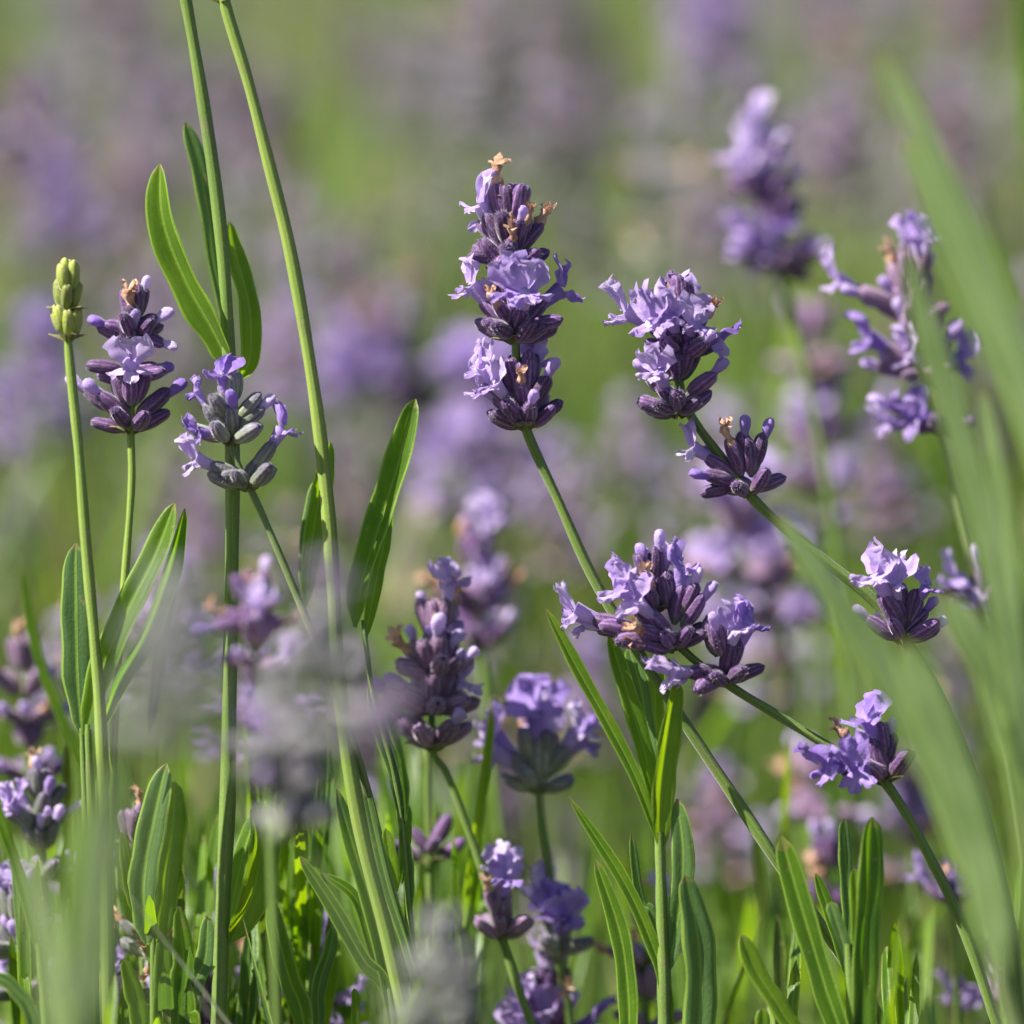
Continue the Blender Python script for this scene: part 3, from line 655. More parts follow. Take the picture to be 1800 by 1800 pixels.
soft('soft purple head at the left edge of the photo, upper of the two there', .09,
     [(248, 1120), (250, 1260), (256, 1400), (262, 1600)],
     [dict(x=244, y=1180, n=13, s=1.2, pr=(.15, .3, .2), tiers=3, rise=9, tilt=(15, 72), cal='calyx_pink'),
      dict(x=250, y=1255, n=12, s=1.2, pr=(.1, .3, .1), tiers=2, rise=5, tilt=(15, 66))], wpx=12)
spike('small-flowered head at the left edge, lower of the two there', .035,
     [(262, 1290), (268, 1360), (272, 1450), (276, 1640)],
     [dict(x=264, y=1325, n=12, s=1.0, pr=(.1, .2, .1), tiers=2, rise=6, tilt=(10, 60), cal='calyx_grey', ex=[(281, 1262, 'bud', -3, 1.3), (298, 1268, 'calyx', 0, 1.1), (228, 1290, 'open', -2, 1), (236, 1275, 'open', 0, .9)]),
      dict(x=268, y=1390, n=12, s=1.1, pr=(.05, .2, .1), tiers=2, rise=5, tilt=(20, 66), cal='calyx_grey')], wpx=11, smat='stem_grey')
soft('soft dusky head with two tan spots behind the starry blue florets', .17,
     [(1308, 1260), (1316, 1320), (1325, 1460), (1335, 1600)],
     [dict(x=1312, y=1312, n=15, s=1.35, pr=(.05, .25, .1), tiers=2, rise=6, tilt=(20, 78), cal='calyx_pink', ex=[(1264, 1246, 'withered', 0, 1.6), (1275, 1268, 'withered', 0, 1.3)])], wpx=12)
soft('soft brown-tipped bud head among the upright blades at lower right', .11,
     [(1322, 1380), (1328, 1440), (1336, 1560)],
     [dict(x=1328, y=1425, n=10, s=1.2, pr=(0, .2, .1), tiers=2, rise=6, tilt=(8, 55), ex=[(1300, 1368, 'withered', 0, 1.4), (1310, 1385, 'withered', -2, 1)])], wpx=11)
soft('small violet and pink floret head peeping between the right-hand blades low down', .07,
     [(1492, 1380), (1494, 1430), (1500, 1600)],
     [dict(x=1494, y=1425, n=5, s=.95, pr=(.1, .2, .1), tiers=1, tilt=(45, 45), ex=[(1486, 1372, 'bud', 0, 1.4, 'petal_deep'), (1490, 1400, 'open', -2, 1), (1500, 1370, 'calyx', 0, 1)])], wpx=9)
soft('soft violet floret cluster low down behind the dark blade, left of the bottom middle', .09,
     [(640, 1475), (644, 1520), (648, 1660)],
     [dict(x=640, y=1520, n=8, s=1.1, pr=(.1, .3, 0), tiers=2, rise=4, tilt=(10, 60), ex=[(632, 1462, 'open', -2, 1.3, 'petal_deep'), (648, 1478, 'open', -2, 1.2)])], wpx=11)
soft('dark purple head in shade at the bottom left of the middle, one pink petal', .07,
     [(570, 1510), (574, 1560), (580, 1680)],
     [dict(x=572, y=1560, n=14, s=1.2, pr=(.05, .2, .05), tiers=3, rise=8, tilt=(10, 74), ex=[(571, 1545, 'open', -8, .9)])], wpx=11)
soft('pale violet floret head at the bottom edge beside the thick green stem', .03,
     [(490, 1560), (492, 1610), (496, 1720)],
     [dict(x=492, y=1605, n=11, s=1.1, pr=(.2, .3, .1), tiers=2, rise=6, tilt=(10, 66), ex=[(488, 1545, 'open', -2, 1.0)])], wpx=11)
soft('mauve florets half hidden behind the tall leafy shoot, right of the bottom middle', .05,
     [(1078, 1490), (1080, 1570), (1084, 1680)],
     [dict(x=1080, y=1500, n=9, s=1.05, pr=(.05, .3, .1), tiers=2, rise=5, tilt=(15, 72), cal='calyx_pink'),
      dict(x=1082, y=1590, n=12, s=1.1, pr=(.2, .3, .1), tiers=2, rise=5, tilt=(15, 74), cal='calyx_pink')], wpx=10)
spike('low grey-green calyx head with tan withered tips at lower left behind the cut stubs', .02,
     [(420, 1470), (424, 1540), (428, 1700)],
     [dict(x=420, y=1500, n=9, s=1.0, pr=(0, 0, .3), tiers=2, rise=5, tilt=(15, 66), cal='calyx_grey', ex=[(396, 1450, 'withered', -3, .9), (440, 1462, 'withered', -3, 1), (405, 1525, 'withered', -5, .8), (455, 1515, 'withered', -4, 1), (362, 1440, 'withered', 2, .9)]),
      dict(x=424, y=1560, n=10, s=1.0, pr=(0, 0, .3), tiers=2, rise=5, tilt=(15, 66), cal='calyx_grey')], wpx=12, smat='stem_grey')
spike('slim dusky calyx spike with one tan tip between the lower left blades', .025,
     [(393, 1290), (396, 1350), (402, 1450), (408, 1640)],
     [dict(x=394, y=1345, n=4, s=1.05, pr=(0, .1, 0), tiers=1, tilt=(16, 16), cal='calyx_pink', ex=[(400, 1275, 'withered', 0, .9), (390, 1300, 'calyx', -1, 1.2)])], wpx=9)

# ------------------------------------------------------------------ tall bare stems and leafy shoots
spike('tall green stem at left with a folded leaf pair halfway up, leaving the top', .004,
      [(405, -190), (420, -60), (440, 90), (452, 160), (465, 230), (482, 330), (500, 450), (512, 560), (519, 680), (524, 800), (524, 940), (521, 1100), (518, 1280), (512, 1420), (505, 1600)],
      [dict(x=405, y=-190, n=9, s=1.0, pr=(.1, .2, .1), tiers=2, rise=5, tilt=(8, 50), cal='calyx'),
       dict(x=412, y=-120, n=11, s=1.1, pr=(.1, .2, .1), tiers=2, rise=4, tilt=(18, 66), cal='calyx')],
      wpx=18, leaves=[([(522, 705), (498, 655), (462, 590), (432, 510), (427, 432)], 34, 'leaf', dict(roll=-.5, fold=.75, base=.5)),
                      ([(528, 715), (508, 600), (492, 500), (478, 430), (461, 376)], 20, 'leaf_grey', dict(roll=.4, dz=.012)),
                      ([(534, 722), (548, 690), (546, 620), (530, 560), (520, 510)], 26, 'leaf', dict(roll=.7, dz=.006, base=.5)),
                      ([(520, 1480), (548, 1420), (562, 1350), (556, 1290)], 40, 'leaf_lime', dict(roll=.5, fold=.7)),
                      ([(518, 1470), (530, 1400), (545, 1340), (566, 1295)], 24, 'leaf', dict(roll=-.6, dz=.008))])
spike('tall pale green knobbed stem leaning from the top left to the silvery head', -.004,
      [(455, -150), (478, -20), (500, 130), (514, 215), (545, 320), (573, 430), (600, 540), (622, 660), (640, 780), (652, 890), (660, 1000), (666, 1110), (680, 1230), (702, 1350), (735, 1480), (770, 1640)],
      [dict(x=455, y=-140, n=9, s=1.1, pr=(.15, .2, .1), tiers=2, rise=6, tilt=(10, 60), cal='calyx_grey'),
       dict(x=513, y=214, n=3, s=.42, pr=(0, 0, 0), tiers=1, tilt=(62, 62), cal='calyx_green')],
      wpx=18, smat='stem_lime', leaves=[([(622, 1030), (628, 960), (640, 880), (656, 805)], 24, 'leaf', dict(dz=.012, roll=.6, fold=.6)),
                                        ([(618, 1010), (622, 950), (634, 880), (648, 850)], 16, 'leaf_grey', dict(dz=.016, roll=-.5))])
shoot('single long folded green leaf standing upright left of the middle, above the mauve head', .003,
      [(700, 1045), (704, 1080), (714, 1150), (736, 1230), (752, 1320), (765, 1480), (770, 1640)],
      [([(690, 1055), (700, 990), (728, 900), (752, 820), (770, 748)], 30, 'leaf', dict(roll=-.35, fold=.85, base=.55)),
       ([(702, 1075), (712, 1020), (724, 960), (738, 900)], 16, 'leaf', dict(roll=.6, dz=.003)),
       ([(752, 1320), (742, 1250), (722, 1190), (708, 1130)], 16, 'leaf_grey', dict(roll=.3)),
       ([(752, 1330), (752, 1280), (742, 1220), (722, 1150)], 18, 'leaf', dict(roll=-.3)),
       ([(746, 1410), (738, 1370), (730, 1325)], 14, 'leaf_lime', dict(roll=0)),
       ([(752, 1400), (756, 1340), (758, 1290)], 14, 'leaf', dict(roll=.4)),
       ([(760, 1470), (762, 1400), (760, 1340)], 12, 'leaf_grey', dict(roll=-.4))], wpx=10)
shoot('blunt dark green leaf pressed against the pale bud stalk at left', .004,
      [(322, 1190), (325, 1260), (330, 1400), (335, 1620)],
      [([(322, 1205), (316, 1120), (314, 1020), (314, 942)], 32, 'leaf_grey', dict(roll=-.2, fold=.25)),
       ([(326, 1260), (300, 1190), (262, 1090), (240, 970)], 14, 'leaf', dict(roll=.2, dz=.05))], wpx=12)
shoot('pair of broad bright-edged leaves forking up beside the green bud stalk', -.008,
      [(330, 1185), (332, 1240), (338, 1400), (340, 1620)],
      [([(326, 1200), (346, 1120), (380, 1040), (422, 955), (447, 888)], 30, 'leaf', dict(roll=-.3, fold=.55, base=.55)),
       ([(345, 1200), (372, 1130), (412, 1060), (440, 980), (460, 895)], 24, 'leaf', dict(roll=.75, dz=.008, fold=.6)),
       ([(412, 1200), (424, 1120), (434, 1040), (452, 960)], 15, 'leaf_grey', dict(roll=.3, dz=.02)),
       ([(340, 1320), (352, 1260), (346, 1190)], 13, 'leaf_lime', dict(roll=.3))], wpx=14)
shoot('stubby dark grey-green leaf clump at lower left below the tan tipped calyx', .006,
      [(418, 1460), (418, 1540), (420, 1700)],
      [([(410, 1480), (405, 1400), (418, 1320), (436, 1238)], 32, 'leaf_grey', dict(roll=-.3, fold=.5, base=.6)),
       ([(428, 1480), (436, 1400), (444, 1320), (446, 1262)], 28, 'leaf', dict(roll=.4, fold=.5, base=.6, dz=.006)),
       ([(452, 1560), (458, 1500), (452, 1430)], 22, 'leaf', dict(roll=.2)),
       ([(470, 1560), (488, 1500), (492, 1440)], 20, 'leaf_grey', dict(roll=-.2)),
       ([(430, 1590), (432, 1520), (432, 1465)], 22, 'leaf_lime', dict(roll=.1, base=.8)),
       ([(400, 1600), (392, 1550), (378, 1500)], 20, 'leaf_lime', dict(roll=.3)),
       ([(392, 1440), (384, 1390), (376, 1330)], 14, 'leaf_lime', dict(roll=.3)),
       ([(470, 1610), (462, 1570), (458, 1520)], 24, 'leaf_lime', dict(roll=-.3))], wpx=12)
shoot('fan of narrow dark leaves rising left from the bottom, left of the thin crossing stems', 0,
      [(735, 1540), (742, 1600), (750, 1700)],
      [([(738, 1560), (700, 1500), (660, 1430), (615, 1362)], 18, 'leaf', dict(roll=-.3, fold=.7)),
       ([(742, 1560), (716, 1500), (690, 1420), (645, 1385)], 14, 'leaf', dict(roll=.6, dz=.006)),
       ([(742, 1580), (714, 1440), (690, 1360), (664, 1272)], 20, 'leaf', dict(roll=.2)),
       ([(790, 1600), (762, 1490), (730, 1390), (688, 1200)], 14, 'leaf_grey', dict(roll=-.3)),
       ([(765, 1590), (740, 1500), (722, 1420), (704, 1340)], 16, 'leaf_lime', dict(roll=.5, dz=.008)),
       ([(690, 1600), (690, 1560), (688, 1540)], 9, 'leaf_lime', dict(dz=.01)),
       ([(622, 1600), (602, 1530), (586, 1470), (576, 1420)], 24, 'leaf', dict(roll=-.4, dz=.01)),
       ([(640, 1600), (640, 1540), (655, 1490), (660, 1455)], 16, 'leaf_grey', dict(roll=.4, dz=.012)),
       ([(748, 1610), (740, 1540), (734, 1460)], 30, 'leaf_lime', dict(roll=.2, dz=.004, fold=.6))], wpx=16)
shoot('tall sharp leafy shoot right of the middle, long narrow leaves spreading like a fan', -.006,
      [(1098, 1330), (1101, 1420), (1104, 1510), (1106, 1600), (1110, 1720)],
      [([(1098, 1350), (1070, 1265), (1030, 1185), (985, 1105), (946, 1030)], 15, 'leaf', dict(roll=.2, fold=.6)),
       ([(1096, 1320), (1082, 1240), (1060, 1160), (1030, 1062)], 20, 'leaf', dict(roll=.2, fold=.5, dz=.004)),
       ([(1096, 1300), (1086, 1230), (1074, 1140), (1056, 1080)], 22, 'leaf_grey', dict(roll=-.5, dz=.01)),
       ([(1100, 1290), (1096, 1220), (1092, 1150), (1098, 1105)], 22, 'leaf', dict(roll=.7, dz=.012)),
       ([(1100, 1360), (1100, 1290), (1108, 1210), (1122, 1125)], 26, 'leaf_lime', dict(roll=.35, fold=.7)),
       ([(1108, 1525), (1124, 1440), (1130, 1360), (1122, 1285)], 24, 'leaf_grey', dict(roll=-.2, fold=.4)),
       ([(1108, 1560), (1088, 1480), (1048, 1392), (976, 1282)], 15, 'leaf', dict(roll=.1, fold=.6)),
       ([(1058, 1640), (1056, 1540), (1044, 1460), (1012, 1366)], 22, 'leaf', dict(roll=-.3, fold=.5)),
       ([(1148, 1640), (1154, 1540), (1148, 1460), (1132, 1388)], 34, 'leaf_grey', dict(roll=.2, fold=.3, dz=-.004)),
       ([(1100, 1510), (1088, 1440), (1072, 1420), (1060, 1330)], 12, 'leaf_grey', dict(roll=.3, dz=.008))], wpx=22)
shoot('cluster of upright blunt-tipped blades at lower right, left of the leaning dark stem', -.018,
      [(1352, 1480), (1356, 1560), (1362, 1700)],
      [([(1350, 1640), (1322, 1540), (1292, 1440), (1262, 1335)], 28, 'leaf', dict(roll=-.4, fold=.5, base=.6, tip=.06)),
       ([(1352, 1500), (1352, 1430), (1348, 1370), (1346, 1312)], 15, 'leaf_grey', dict(roll=.2, tip=.06, dz=.01)),
       ([(1372, 1600), (1374, 1500), (1380, 1400), (1384, 1310)], 28, 'leaf', dict(roll=.3, fold=.5, base=.8, tip=.05)),
       ([(1364, 1560), (1364, 1480), (1362, 1420), (1360, 1378)], 13, 'leaf_lime', dict(roll=.1, tip=.06)),
       ([(1350, 1530), (1340, 1480), (1324, 1430), (1308, 1385)], 13, 'leaf', dict(roll=.1, dz=.012)),
       ([(1350, 1520), (1345, 1480), (1336, 1450), (1328, 1424)], 14, 'leaf_grey', dict(roll=-.2, tip=.06)),
       ([(1290, 1640), (1262, 1570), (1230, 1520), (1208, 1468)], 20, 'leaf_lime', dict(roll=.4, base=.8, tip=.05)),
       ([(1244, 1640), (1238, 1600), (1236, 1566)], 16, 'leaf_lime', dict(roll=.2, tip=.08))], wpx=18)
# near, far out of focus blades
shoot('broad blurred pale green blade slanting in from the right edge near the top', -.17,
      [(1655, 980), (1675, 1080), (1690, 1300), (1700, 1640)],
      [([(1655, 1000), (1610, 800), (1548, 610), (1470, 430), (1392, 280)], 46, 'leaf_pale', dict(roll=-.2, fold=.25, base=.8, tip=.2)),
       ([(1640, 960), (1590, 780), (1520, 620), (1465, 490), (1424, 395)], 34, 'leaf_pale', dict(roll=-.2, dz=.02, fold=.4))], wpx=30, smat='stem_grey')
shoot('long blurred blade crossing the loose right-hand lavender and running down to the corner', -.14,
      [(1560, 1180), (1585, 1330), (1620, 1640)],
      [([(1590, 1250), (1565, 1060), (1520, 860), (1468, 690), (1428, 540)], 40, 'leaf_pale', dict(roll=.1, fold=.3, base=.8)),
       ([(1590, 1300), (1580, 1100), (1560, 900), (1530, 730)], 24, 'leaf_pale', dict(roll=-.3, dz=.02))], wpx=26)
shoot('blurred yellow-green stalk-like blade curving over the arched stem towards the lower right', -.13,
      [(1520, 1400), (1550, 1500), (1600, 1680)],
      [([(1540, 1440), (1470, 1260), (1405, 1120), (1330, 1010), (1255, 895)], 40, 'leaf_pale', dict(roll=.1, fold=.2, base=.9)),
       ([(1560, 1520), (1520, 1330), (1470, 1180), (1425, 1075)], 58, 'leaf_pale', dict(roll=-.2, fold=.2, base=.9, dz=-.03))], wpx=30, smat='stem_grey')
shoot('short blurred light green blade at the right edge beside the soft violet florets', -.13,
      [(1640, 1330), (1660, 1640)],
      [([(1650, 1400), (1600, 1230), (1545, 1110), (1480, 1010)], 50, 'leaf_pale', dict(roll=.3, fold=.3, base=.8)),
       ([(1650, 1500), (1610, 1330), (1560, 1200), (1530, 1120)], 28, 'leaf_pale', dict(roll=-.3, dz=.02))], wpx=26)
shoot('bright green soft blade in the top right corner', .3,
      [(1700, 560), (1740, 800), (1770, 1200), (1790, 1600)],
      [([(1690, 560), (1612, 340), (1580, 130), (1560, -60)], 30, 'leaf_lime', dict(roll=.3, fold=.4)),
       ([(1640, 600), (1606, 420), (1600, 250), (1610, 100)], 28, 'leaf', dict(roll=-.3))], wpx=18)
shoot('wide blurred bright blade in front at the lower left, tip fading below the bud stalk', -.22,
      [(318, 1560), (312, 1640), (308, 1760)],
      [([(322, 1600), (332, 1480), (345, 1350), (362, 1220)], 60, 'leaf_pale', dict(roll=.2, fold=.3, base=.8)),
       ([(300, 1650), (286, 1540), (268, 1440), (246, 1350)], 44, 'leaf_pale', dict(roll=-.2, fold=.3, base=.8)),
       ([(318, 1620), (312, 1520), (310, 1400), (318, 1290)], 30, 'leaf', dict(roll=-.4, dz=.04))], wpx=40, smat='stem_grey')
shoot('narrow green leaf entering from the left edge low, before the small-flowered head', -.03,
      [(262, 1480), (270, 1560), (280, 1680)],
      [([(262, 1500), (240, 1400), (215, 1320), (190, 1240)], 16, 'leaf', dict(roll=.2)),
       ([(258, 1600), (230, 1540), (200, 1520)], 20, 'leaf_grey', dict(roll=.3))], wpx=14)
shoot('stout blurred pale shoot tip poking up at the bottom right, right of the blade cluster', -.13,
      [(1462, 1600), (1466, 1700)],
      [([(1466, 1660), (1460, 1600), (1458, 1548)], 40, 'leaf_grey', dict(roll=.2, base=.9, tip=.2))], wpx=28, smat='stem_grey')

# ------------------------------------------------------------------ background spikes one can pick out
def bgspike(x, y, dz, ln, label, kind, seed, lean=0.0, pr=(.35, .25, .1), s=1.22):
    """x, y: top of the head; ln: head length in px"""
    rng = random.Random(seed); k = DIST/(DIST+dz)
    pr = (min(.85, pr[0]), pr[1], pr[2]); nw = max(1, round(ln/(62*k*s/1.45)))
    wh = []
    for i in range(nw):
        yy = y + 45*k + (ln-45*k)*(i/max(1, nw-1) if nw > 1 else .6)
        wh.append(dict(x=x + lean*(yy-y), y=yy, n=12, s=s, pr=pr, tiers=2, rise=6, tilt=(16, 76), cal=kind, petal='petal' if pr[0] > .65 or s < 1.2 else 'petal_faded'))
    st = [(x + lean*(yy-y), yy) for yy in (y+20, y+ln, y+ln+120, y+ln+300)]
    return soft(label, dz, st, wh, wpx=13*k)
BG = [
 (262, 365, .75, 150, 'far blurred pinkish-grey spike near the upper left edge', 'calyx_pink', (.35, .2, .2)),
 (300, 478, .6, 60, 'small far violet blur below the pinkish-grey spike at upper left', 'calyx', (.7, .1, 0)),
 (402, 300, .85, 80, 'far blurred pale spike above the tip of the folded leaf pair', 'calyx_pink', (.4, .2, .1)),
 (405, 405, .8, 110, 'far pink blur just left of the folded leaf pair', 'calyx_pink', (.5, .2, .2)),
 (690, 565, .75, 90, 'far pink and tan blur right of the tall leaning stem', 'calyx_pink', (.4, .2, .3)),
 (868, 222, .7, 170, 'tall grey-lilac blur above the tallest spike, at the top', 'calyx_grey', (.35, .2, .2)),
 (968, 190, .95, 110, 'far mauve blur at the top, right of the grey-lilac one', 'calyx_pink', (.5, .2, 0)),
 (1172, 200, .8, 130, 'bright pink-violet blur at the top between middle and right', 'calyx_pink', (.75, .1, .1)),
 (1322, 190, .9, 100, 'far bluish-mauve blur at the top, left of the broad pale blade', 'calyx_pink', (.5, .2, 0)),
 (1345, 385, .6, 110, 'lilac and pinkish blur right of the blurred double-whorl spike', 'calyx_pink', (.45, .2, .1)),
 (262, 700, .45, 110, 'violet blur at the left edge beside the bud stalk', 'calyx_pink', (.7, .1, 0)),
 (485, 925, .42, 90, 'dusky pink-violet blur between the forked leaves and the thick stem', 'calyx_pink', (.3, .2, .1)),
 (690, 880, .6, 120, 'pink-violet blur between the tall stem and the upright folded leaf', 'calyx_pink', (.5, .2, .1)),
 (1245, 1075, .33, 80, 'violet-pink blur below the drooping blurred lavender', 'calyx', (.7, .1, .1)),
 (1155, 1185, .4, 120, 'dusky lilac blur behind the long dark leaning stem', 'calyx_pink', (.35, .2, 0)),
 (880, 1240, .4, 130, 'pale pink blur below the three open violet florets', 'calyx_pink', (.5, .2, .2)),
 (690, 1160, .4, 120, 'violet blur behind the leaf fan, left of the mauve head', 'calyx_pink', (.5, .2, 0)),
 (1480, 380, .7, 140, 'faint pinkish blur between the broad blade and the right edge', 'calyx_pink', (.3, .2, .2)),
 (1530, 130, .8, 150, 'faint tan-pink blur in the top right corner', 'calyx_pink', (.3, .2, .3)),
 (230, 860, .55, 90, 'grey-violet blur at the left edge above the narrow blade', 'calyx_grey', (.3, .2, .1)),
 (770, 940, .5, 90, 'pale violet blur left of the bright blurred column', 'calyx_pink', (.5, .2, .1)),
 (1480, 1200, .3, 110, 'dusky blur between the blurred blades at the right, low', 'calyx_pink', (.2, .2, .2)),
 (1020, 330, .95, 90, 'faint grey-pink blur high between the tallest spike and the blurred double-whorl spike', 'calyx_grey', (.3, .2, .2)),
 (560, 330, .9, 150, 'faint mauve blur between the two tall stems near the top', 'calyx_pink', (.35, .2, .1)),
 (370, 160, .9, 120, 'dusky mauve blur at the top left of the two tall stems', 'calyx_pink', (.3, .2, .1)),
]
for i, (x, y, dz, ln, lab, kind, pr) in enumerate(BG):
    bgspike(x, y, dz, ln, lab, kind, 500+i, lean=random.Random(i).uniform(-.06, .08), pr=pr)


LOW = [
 (232, 1490, .03, 'calyx_grey', 'small greyish flower head at the very left edge, low, tipped with white fuzz'),
 (330, 1460, .08, 'calyx_pink', 'soft mauve head behind the wide blurred blade, lower left'),
 (345, 1550, .03, 'calyx_grey', 'grey-green head with spreading calyxes at the bottom left'),
 (225, 1540, .1, 'calyx', 'soft violet head in the bottom left corner of the photo'),
 (480, 1480, .13, 'calyx_pink', 'blurred mauve head between the leaf clump and thick stem, low'),
 (610, 1560, .05, 'calyx', 'dark purple head beside the dark leaning blade at the bottom'),
 (300, 1120, .2, 'calyx_grey', 'blurred grey-lilac head behind the blunt dark leaf'),
 (430, 1060, .25, 'calyx_pink', 'blurred dusky lilac head behind the forked leaves'),
 (560, 1180, .2, 'calyx_pink', 'blurred mauve head behind the thick left stem, half way down'),
 (1180, 1330, .3, 'calyx_pink', 'blurred dusky head between leafy shoot and dark leaning stem'),
 (1440, 1330, .22, 'calyx_pink', 'blurred mauve head behind the leaning stem with starry florets'),
 (1560, 1555, .08, 'calyx_pink', 'soft mauve head at the bottom right corner beside the leaning stem'),
 (720, 1380, .2, 'calyx_pink', 'blurred lilac head behind the fan of narrow dark leaves'),
 (1110, 1010, .42, 'calyx_pink', 'blurred mauve head behind the wide loose head, on its left'),
 (1190, 860, .45, 'calyx_pink', 'blurred mauve head under the dark lower whorl of the arched stem'),
 (1060, 840, .5, 'calyx_pink', 'faint lilac blur between the tallest spike and the arched stem'),
 (1010, 1170, .35, 'calyx_pink', 'blurred lilac head between three open florets and the leafy fan'),
 (1400, 880, .4, 'calyx_pink', 'faint mauve blur over the pale petals by the arched stem'),
 (600, 700, .5, 'calyx_pink', 'faint lilac blur left of the tall leaning stem'),
]
for i, (x, y, dz, kind, lab) in enumerate(LOW):
    bgspike(x, y-40, dz, 100, lab, kind, 700+i, lean=random.Random(i).uniform(-.1, .1), pr=(.2, .25, .15), s=1.15)

# ------------------------------------------------------------------ the field around and behind
rf = random.Random(21)
def low_spike(rng):
    """a whole far flowering stem, 1 m tall unit-free: real metres, base at the origin"""
    h = .42; lean = rng.uniform(-.05, .05); lean2 = rng.uniform(-.05, .05); it = []
    def at(t): return Vector((lean*t*t, lean2*t*t, h*t))
    g = Geo(); tube(g, [at(t) for t in (0, .3, .6, .85, 1)], lambda f: (1.4-.5*f)*mm, rng.choice(['stem', 'stem_grey', 'stem_lime']), 5, 0)
    it.append((g.arr(), None))
    cal = rng.choice(['calyx_pink', 'calyx_pink', 'calyx_grey', 'calyx_silver']); nw = rng.choice([2, 3, 3, 4])
    pr = rng.choice([(.4, 0, .15), (.6, 0, .1), (.2, 0, .3)])
    for i in range(nw):
        t = 1 - .002 - i*rng.uniform(.026, .034)
        it.append((placed_arr(whorl(at(t), Vector((0, 0, 1)), rng.choice([8, 9, 10]), rng, s=1.2, pr=pr, tiers=2, rise=5, tilt=(18, 72), petal='petal_faded'), cal, rng, True), None))
    return merge(it)
def low_shoot(rng, lime):
    h = rng.uniform(.24, .33); it = []; g = Geo()
    lx, ly = rng.uniform(-.05, .05), rng.uniform(-.05, .05)
    def at(t): return Vector((lx*t*t, ly*t*t, h*t))
    tube(g, [at(t) for t in (0, .4, .7, 1)], lambda f: (1.5-.8*f)*mm, 'stem', 5, 0)
    for k in range(18):
        t = rng.uniform(.3, 1); a = rng.uniform(0, 6.28); L = rng.uniform(.035, .075); b = at(t)
        out = Vector((math.cos(a), math.sin(a), 0)); up = Vector((0, 0, 1))
        path = [b, b + (out*.4 + up*.75)*L*.5, b + (out*.55 + up*1.0)*L]
        blade(g, path, rng.uniform(2.6, 4.2)*mm, rng.choice(['leaf', 'leaf', 'leaf_olive', 'leaf_grey', 'leaf_lime']) if lime else rng.choice(['leaf', 'leaf', 'leaf_olive', 'leaf_grey', 'straw']), rng, nrm=(up*.5 - out).normalized(), segs=3, fold=.4, revol=0)
    return g.arr()
SPK = [low_spike(rf) for _ in range(12)]
SHT = [low_shoot(rf, i % 2) for i in range(12)]
def xf(x, y, rz, s, sz=None, tx=0, ty=0):
    m = Matrix.Translation((x, y, 0)) @ Matrix.Rotation(tx, 4, 'X') @ Matrix.Rotation(ty, 4, 'Y') @ Matrix.Rotation(rz, 4, 'Z')
    return np.array(m @ Matrix.Diagonal((s, s, sz or s, 1)))
LOWSH = []
# leafy shoots crowding the lower edge, each a thing
for i in range(128):
    rng = random.Random(900+i); left = rng.random() < .62
    x = rng.uniform(150, 840) if left else rng.uniform(780, 1700)
    if i % 3 == 0: x = rng.uniform(20, 1780)
    dz = rng.choice([-.05, .02, .05, .09, .13, .18]) + rng.uniform(-.02, .02)
    y = rng.uniform(1380, 1560) if (x < 850 and i % 3) else rng.uniform(1490, 1700)
    if x < 212 or x > 1588: y = rng.uniform(1250, 1650)
    if i >= 96: x, y, dz = rng.uniform(205, 860) if i % 4 else rng.uniform(860, 1600), rng.uniform(1230, 1430), rng.uniform(.02, .22)
    if 64 <= i < 96: x, y, dz = rng.uniform(215, 820), rng.uniform(1240, 1470), rng.uniform(.01, .16)
    if x < 215 or x > 1585 or y > 1560: continue
    ln = rng.uniform(-25, 25); L = []
    for k in range(8):
        yb = y + 160 + k*34 + rng.uniform(-15, 15); sd = rng.choice((-1, 1)); a = rng.uniform(5, 42)*sd; h = rng.uniform(130, 290)
        xb = x + ln*(yb-y)/300
        L.append(([(xb, yb, rng.uniform(-.004, .004)), (xb + a*.55, yb-h*.5, rng.uniform(-.01, .01)), (xb + a*rng.uniform(.7, 1.1), yb-h, rng.uniform(-.02, .02))],
                  rng.uniform(9, 18), rng.choice(['leaf', 'leaf', 'leaf', 'leaf_lime', 'leaf_grey', 'leaf_grey', 'leaf_olive', 'leaf_lime']), dict(roll=rng.uniform(-.7, .7), fold=rng.uniform(.3, .8), base=.5, segs=5)))
    LOWSH.append((x + ln*.3, ln, dz, y))
    LOWSH[-1] += (shoot('leafy shoot', dz, [(x, y+110), (x+ln*.7, y+260), (x+ln, y+420)], L, wpx=12, group='leafy shoots along the lower edge'),)
ONES = 'first second third fourth fifth sixth seventh eighth ninth'.split()
TENS = {20: 'twenty', 30: 'thirty', 40: 'forty', 50: 'fifty', 60: 'sixty', 70: 'seventy', 80: 'eighty', 90: 'ninety'}
def big(n): return ordinal(n) if n < 100 else 'hundredth' if n == 100 else 'hundred and ' + ordinal(n-100)
TEEN = 'tenth eleventh twelfth thirteenth fourteenth fifteenth sixteenth seventeenth eighteenth nineteenth'.split()
def ordinal(n):
    if n < 10: return ONES[n-1]
    if n < 20: return TEEN[n-10]
    t = TENS[n//10*10]
    return t[:-1] + 'ieth' if n % 10 == 0 else t + '-' + ONES[n % 10 - 1]
for i, (x, ln, dz, y, o) in enumerate(sorted(LOWSH, key=lambda q: q[0])):
    o['label'] = f"{'taller' if y < 1500 else 'low'} {'near-sharp' if abs(dz) < .05 else 'soft-focus'} leafy shoot, {big(i+1)} from the left along the lower edge"
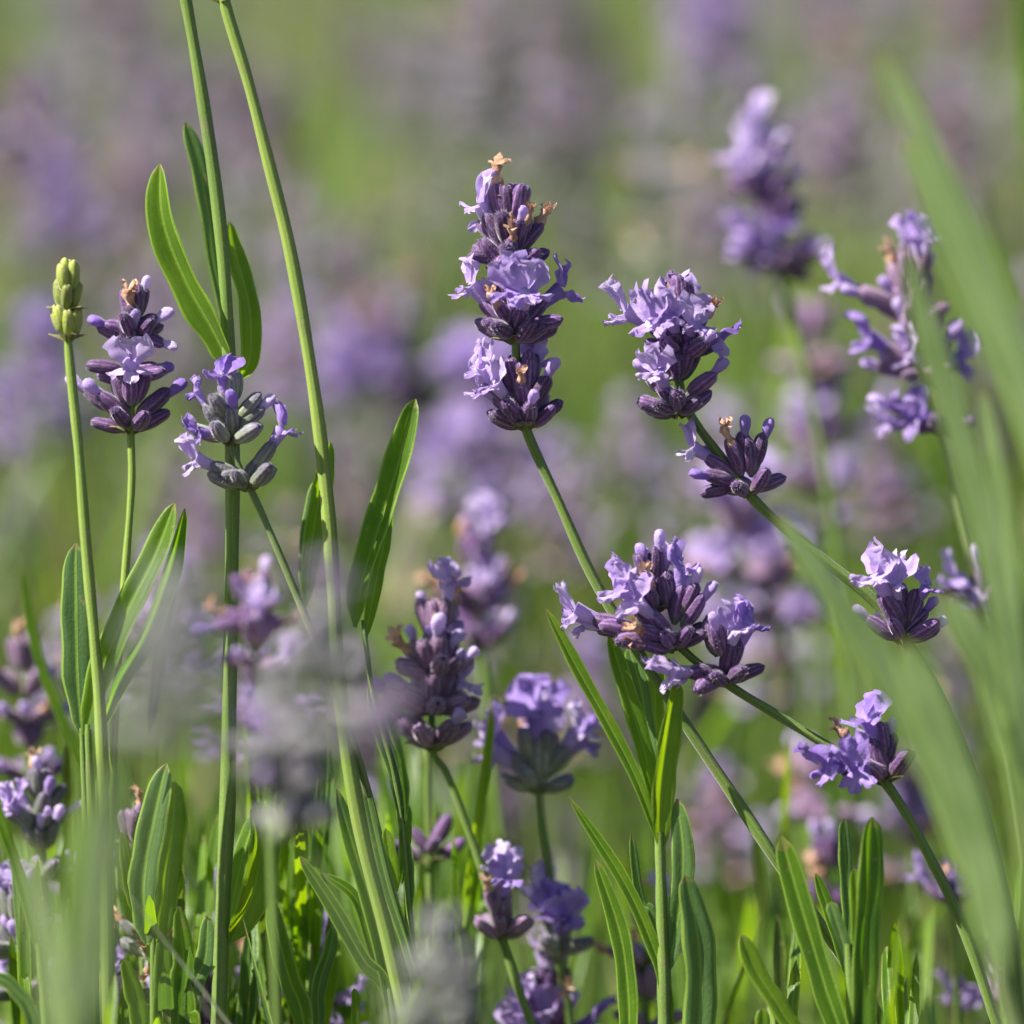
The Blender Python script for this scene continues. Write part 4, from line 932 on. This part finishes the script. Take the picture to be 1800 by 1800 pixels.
# nearer ones, each a thing
GRPL = 'out-of-focus lavender stems filling the field behind'
spk_mesh = [(mesh('flower_head', a)) for a in SPK]
cnt = 0
while cnt < 190:
    y = rf.uniform(.5, 1.5) if cnt < 170 else rf.uniform(.28, .6); hw = .16*(1.2+y)/1.2 + .03; x = rf.uniform(-hw, hw)
    s = rf.uniform(.66, 1.06) if cnt < 170 else rf.uniform(.6, .9)
    o = link('flowering_lavender', spk_mesh[rf.randrange(12)])
    o.matrix_world = Matrix(xf(x, y, rf.uniform(0, 6.28), s, None, rf.uniform(-.12, .12), rf.uniform(-.12, .12)))
    o['label'] = 'out-of-focus lavender stem among many alike in the field behind'; o['category'] = 'lavender flower'; o['group'] = GRPL
    cnt += 1
# farther off: one mass
it = []
for _ in range(360):
    y = rf.uniform(1.5, 5.5) if rf.random() < .7 else rf.uniform(1.5, 2.8); hw = .16*(1.2+y)/1.2 + .35; x = rf.uniform(-hw, hw)
    it.append((SPK[rf.randrange(12)], xf(x, y, rf.uniform(0, 6.28), rf.uniform(.7, 1.12), None, rf.uniform(-.15, .15), rf.uniform(-.15, .15))))
for _ in range(160):                           # beside the view, so that a step aside still sees the field
    y = rf.uniform(-.1, 1.5); hw = .16*(1.2+y)/1.2 + .06; x = rf.choice((-1, 1))*rf.uniform(hw, hw+.5)
    it.append((SPK[rf.randrange(12)], xf(x, y, rf.uniform(0, 6.28), rf.uniform(.85, 1.08), None, rf.uniform(-.15, .15), rf.uniform(-.15, .15))))
o = link('lavender_field', mesh('lavender_field', merge(it))); o['kind'] = 'stuff'; o['label'] = 'far blurred mass of lavender flowers across the field'; o['category'] = 'lavender'
it = []
BL = []
for i in range(10):                            # long upright blades and bare stems
    g = Geo(); lx, ly, h = rf.uniform(-.1, .1), rf.uniform(-.1, .1), rf.uniform(.34, .46)
    pth = [Vector((lx*t*t, ly*t*t, h*t)) for t in (0, .25, .5, .75, 1)]
    if i % 2: blade(g, pth, rf.uniform(4, 7)*mm, ['leaf', 'leaf_lime', 'leaf_grey', 'leaf_olive', 'leaf_grey'][i//2], rf, segs=5, revol=.2)
    else: tube(g, pth, 1.3*mm, ['stem', 'stem_lime', 'stem_grey', 'stem', 'straw'][i//2], 6, .1)
    BL.append(g.arr())
for _ in range(1150):
    y = rf.uniform(.4, 1.6) if rf.random() < .5 else rf.uniform(1.5, 4.5); hw = .16*(1.2+y)/1.2 + .3; x = rf.uniform(-hw, hw)
    it.append((BL[rf.randrange(10)], xf(x, y, rf.uniform(0, 6.28), rf.uniform(.5, .92), None, rf.uniform(-.12, .12), rf.uniform(-.12, .12))))
for _ in range(2100):
    y = rf.uniform(-.02, 1.8) if rf.random() < .6 else rf.uniform(1.8, 5.5); hw = .16*(1.2+y)/1.2 + .4; x = rf.uniform(-hw, hw)
    s = rf.uniform(.72, .98) if y < .35 else rf.uniform(.75, 1.2)
    it.append((SHT[rf.randrange(12)], xf(x, y, rf.uniform(0, 6.28), s, None, rf.uniform(-.2, .2), rf.uniform(-.2, .2))))
o = link('lavender_foliage', mesh('lavender_foliage', merge(it))); o['kind'] = 'stuff'; o['label'] = 'dense green lavender foliage under and behind the flowers'; o['category'] = 'foliage'
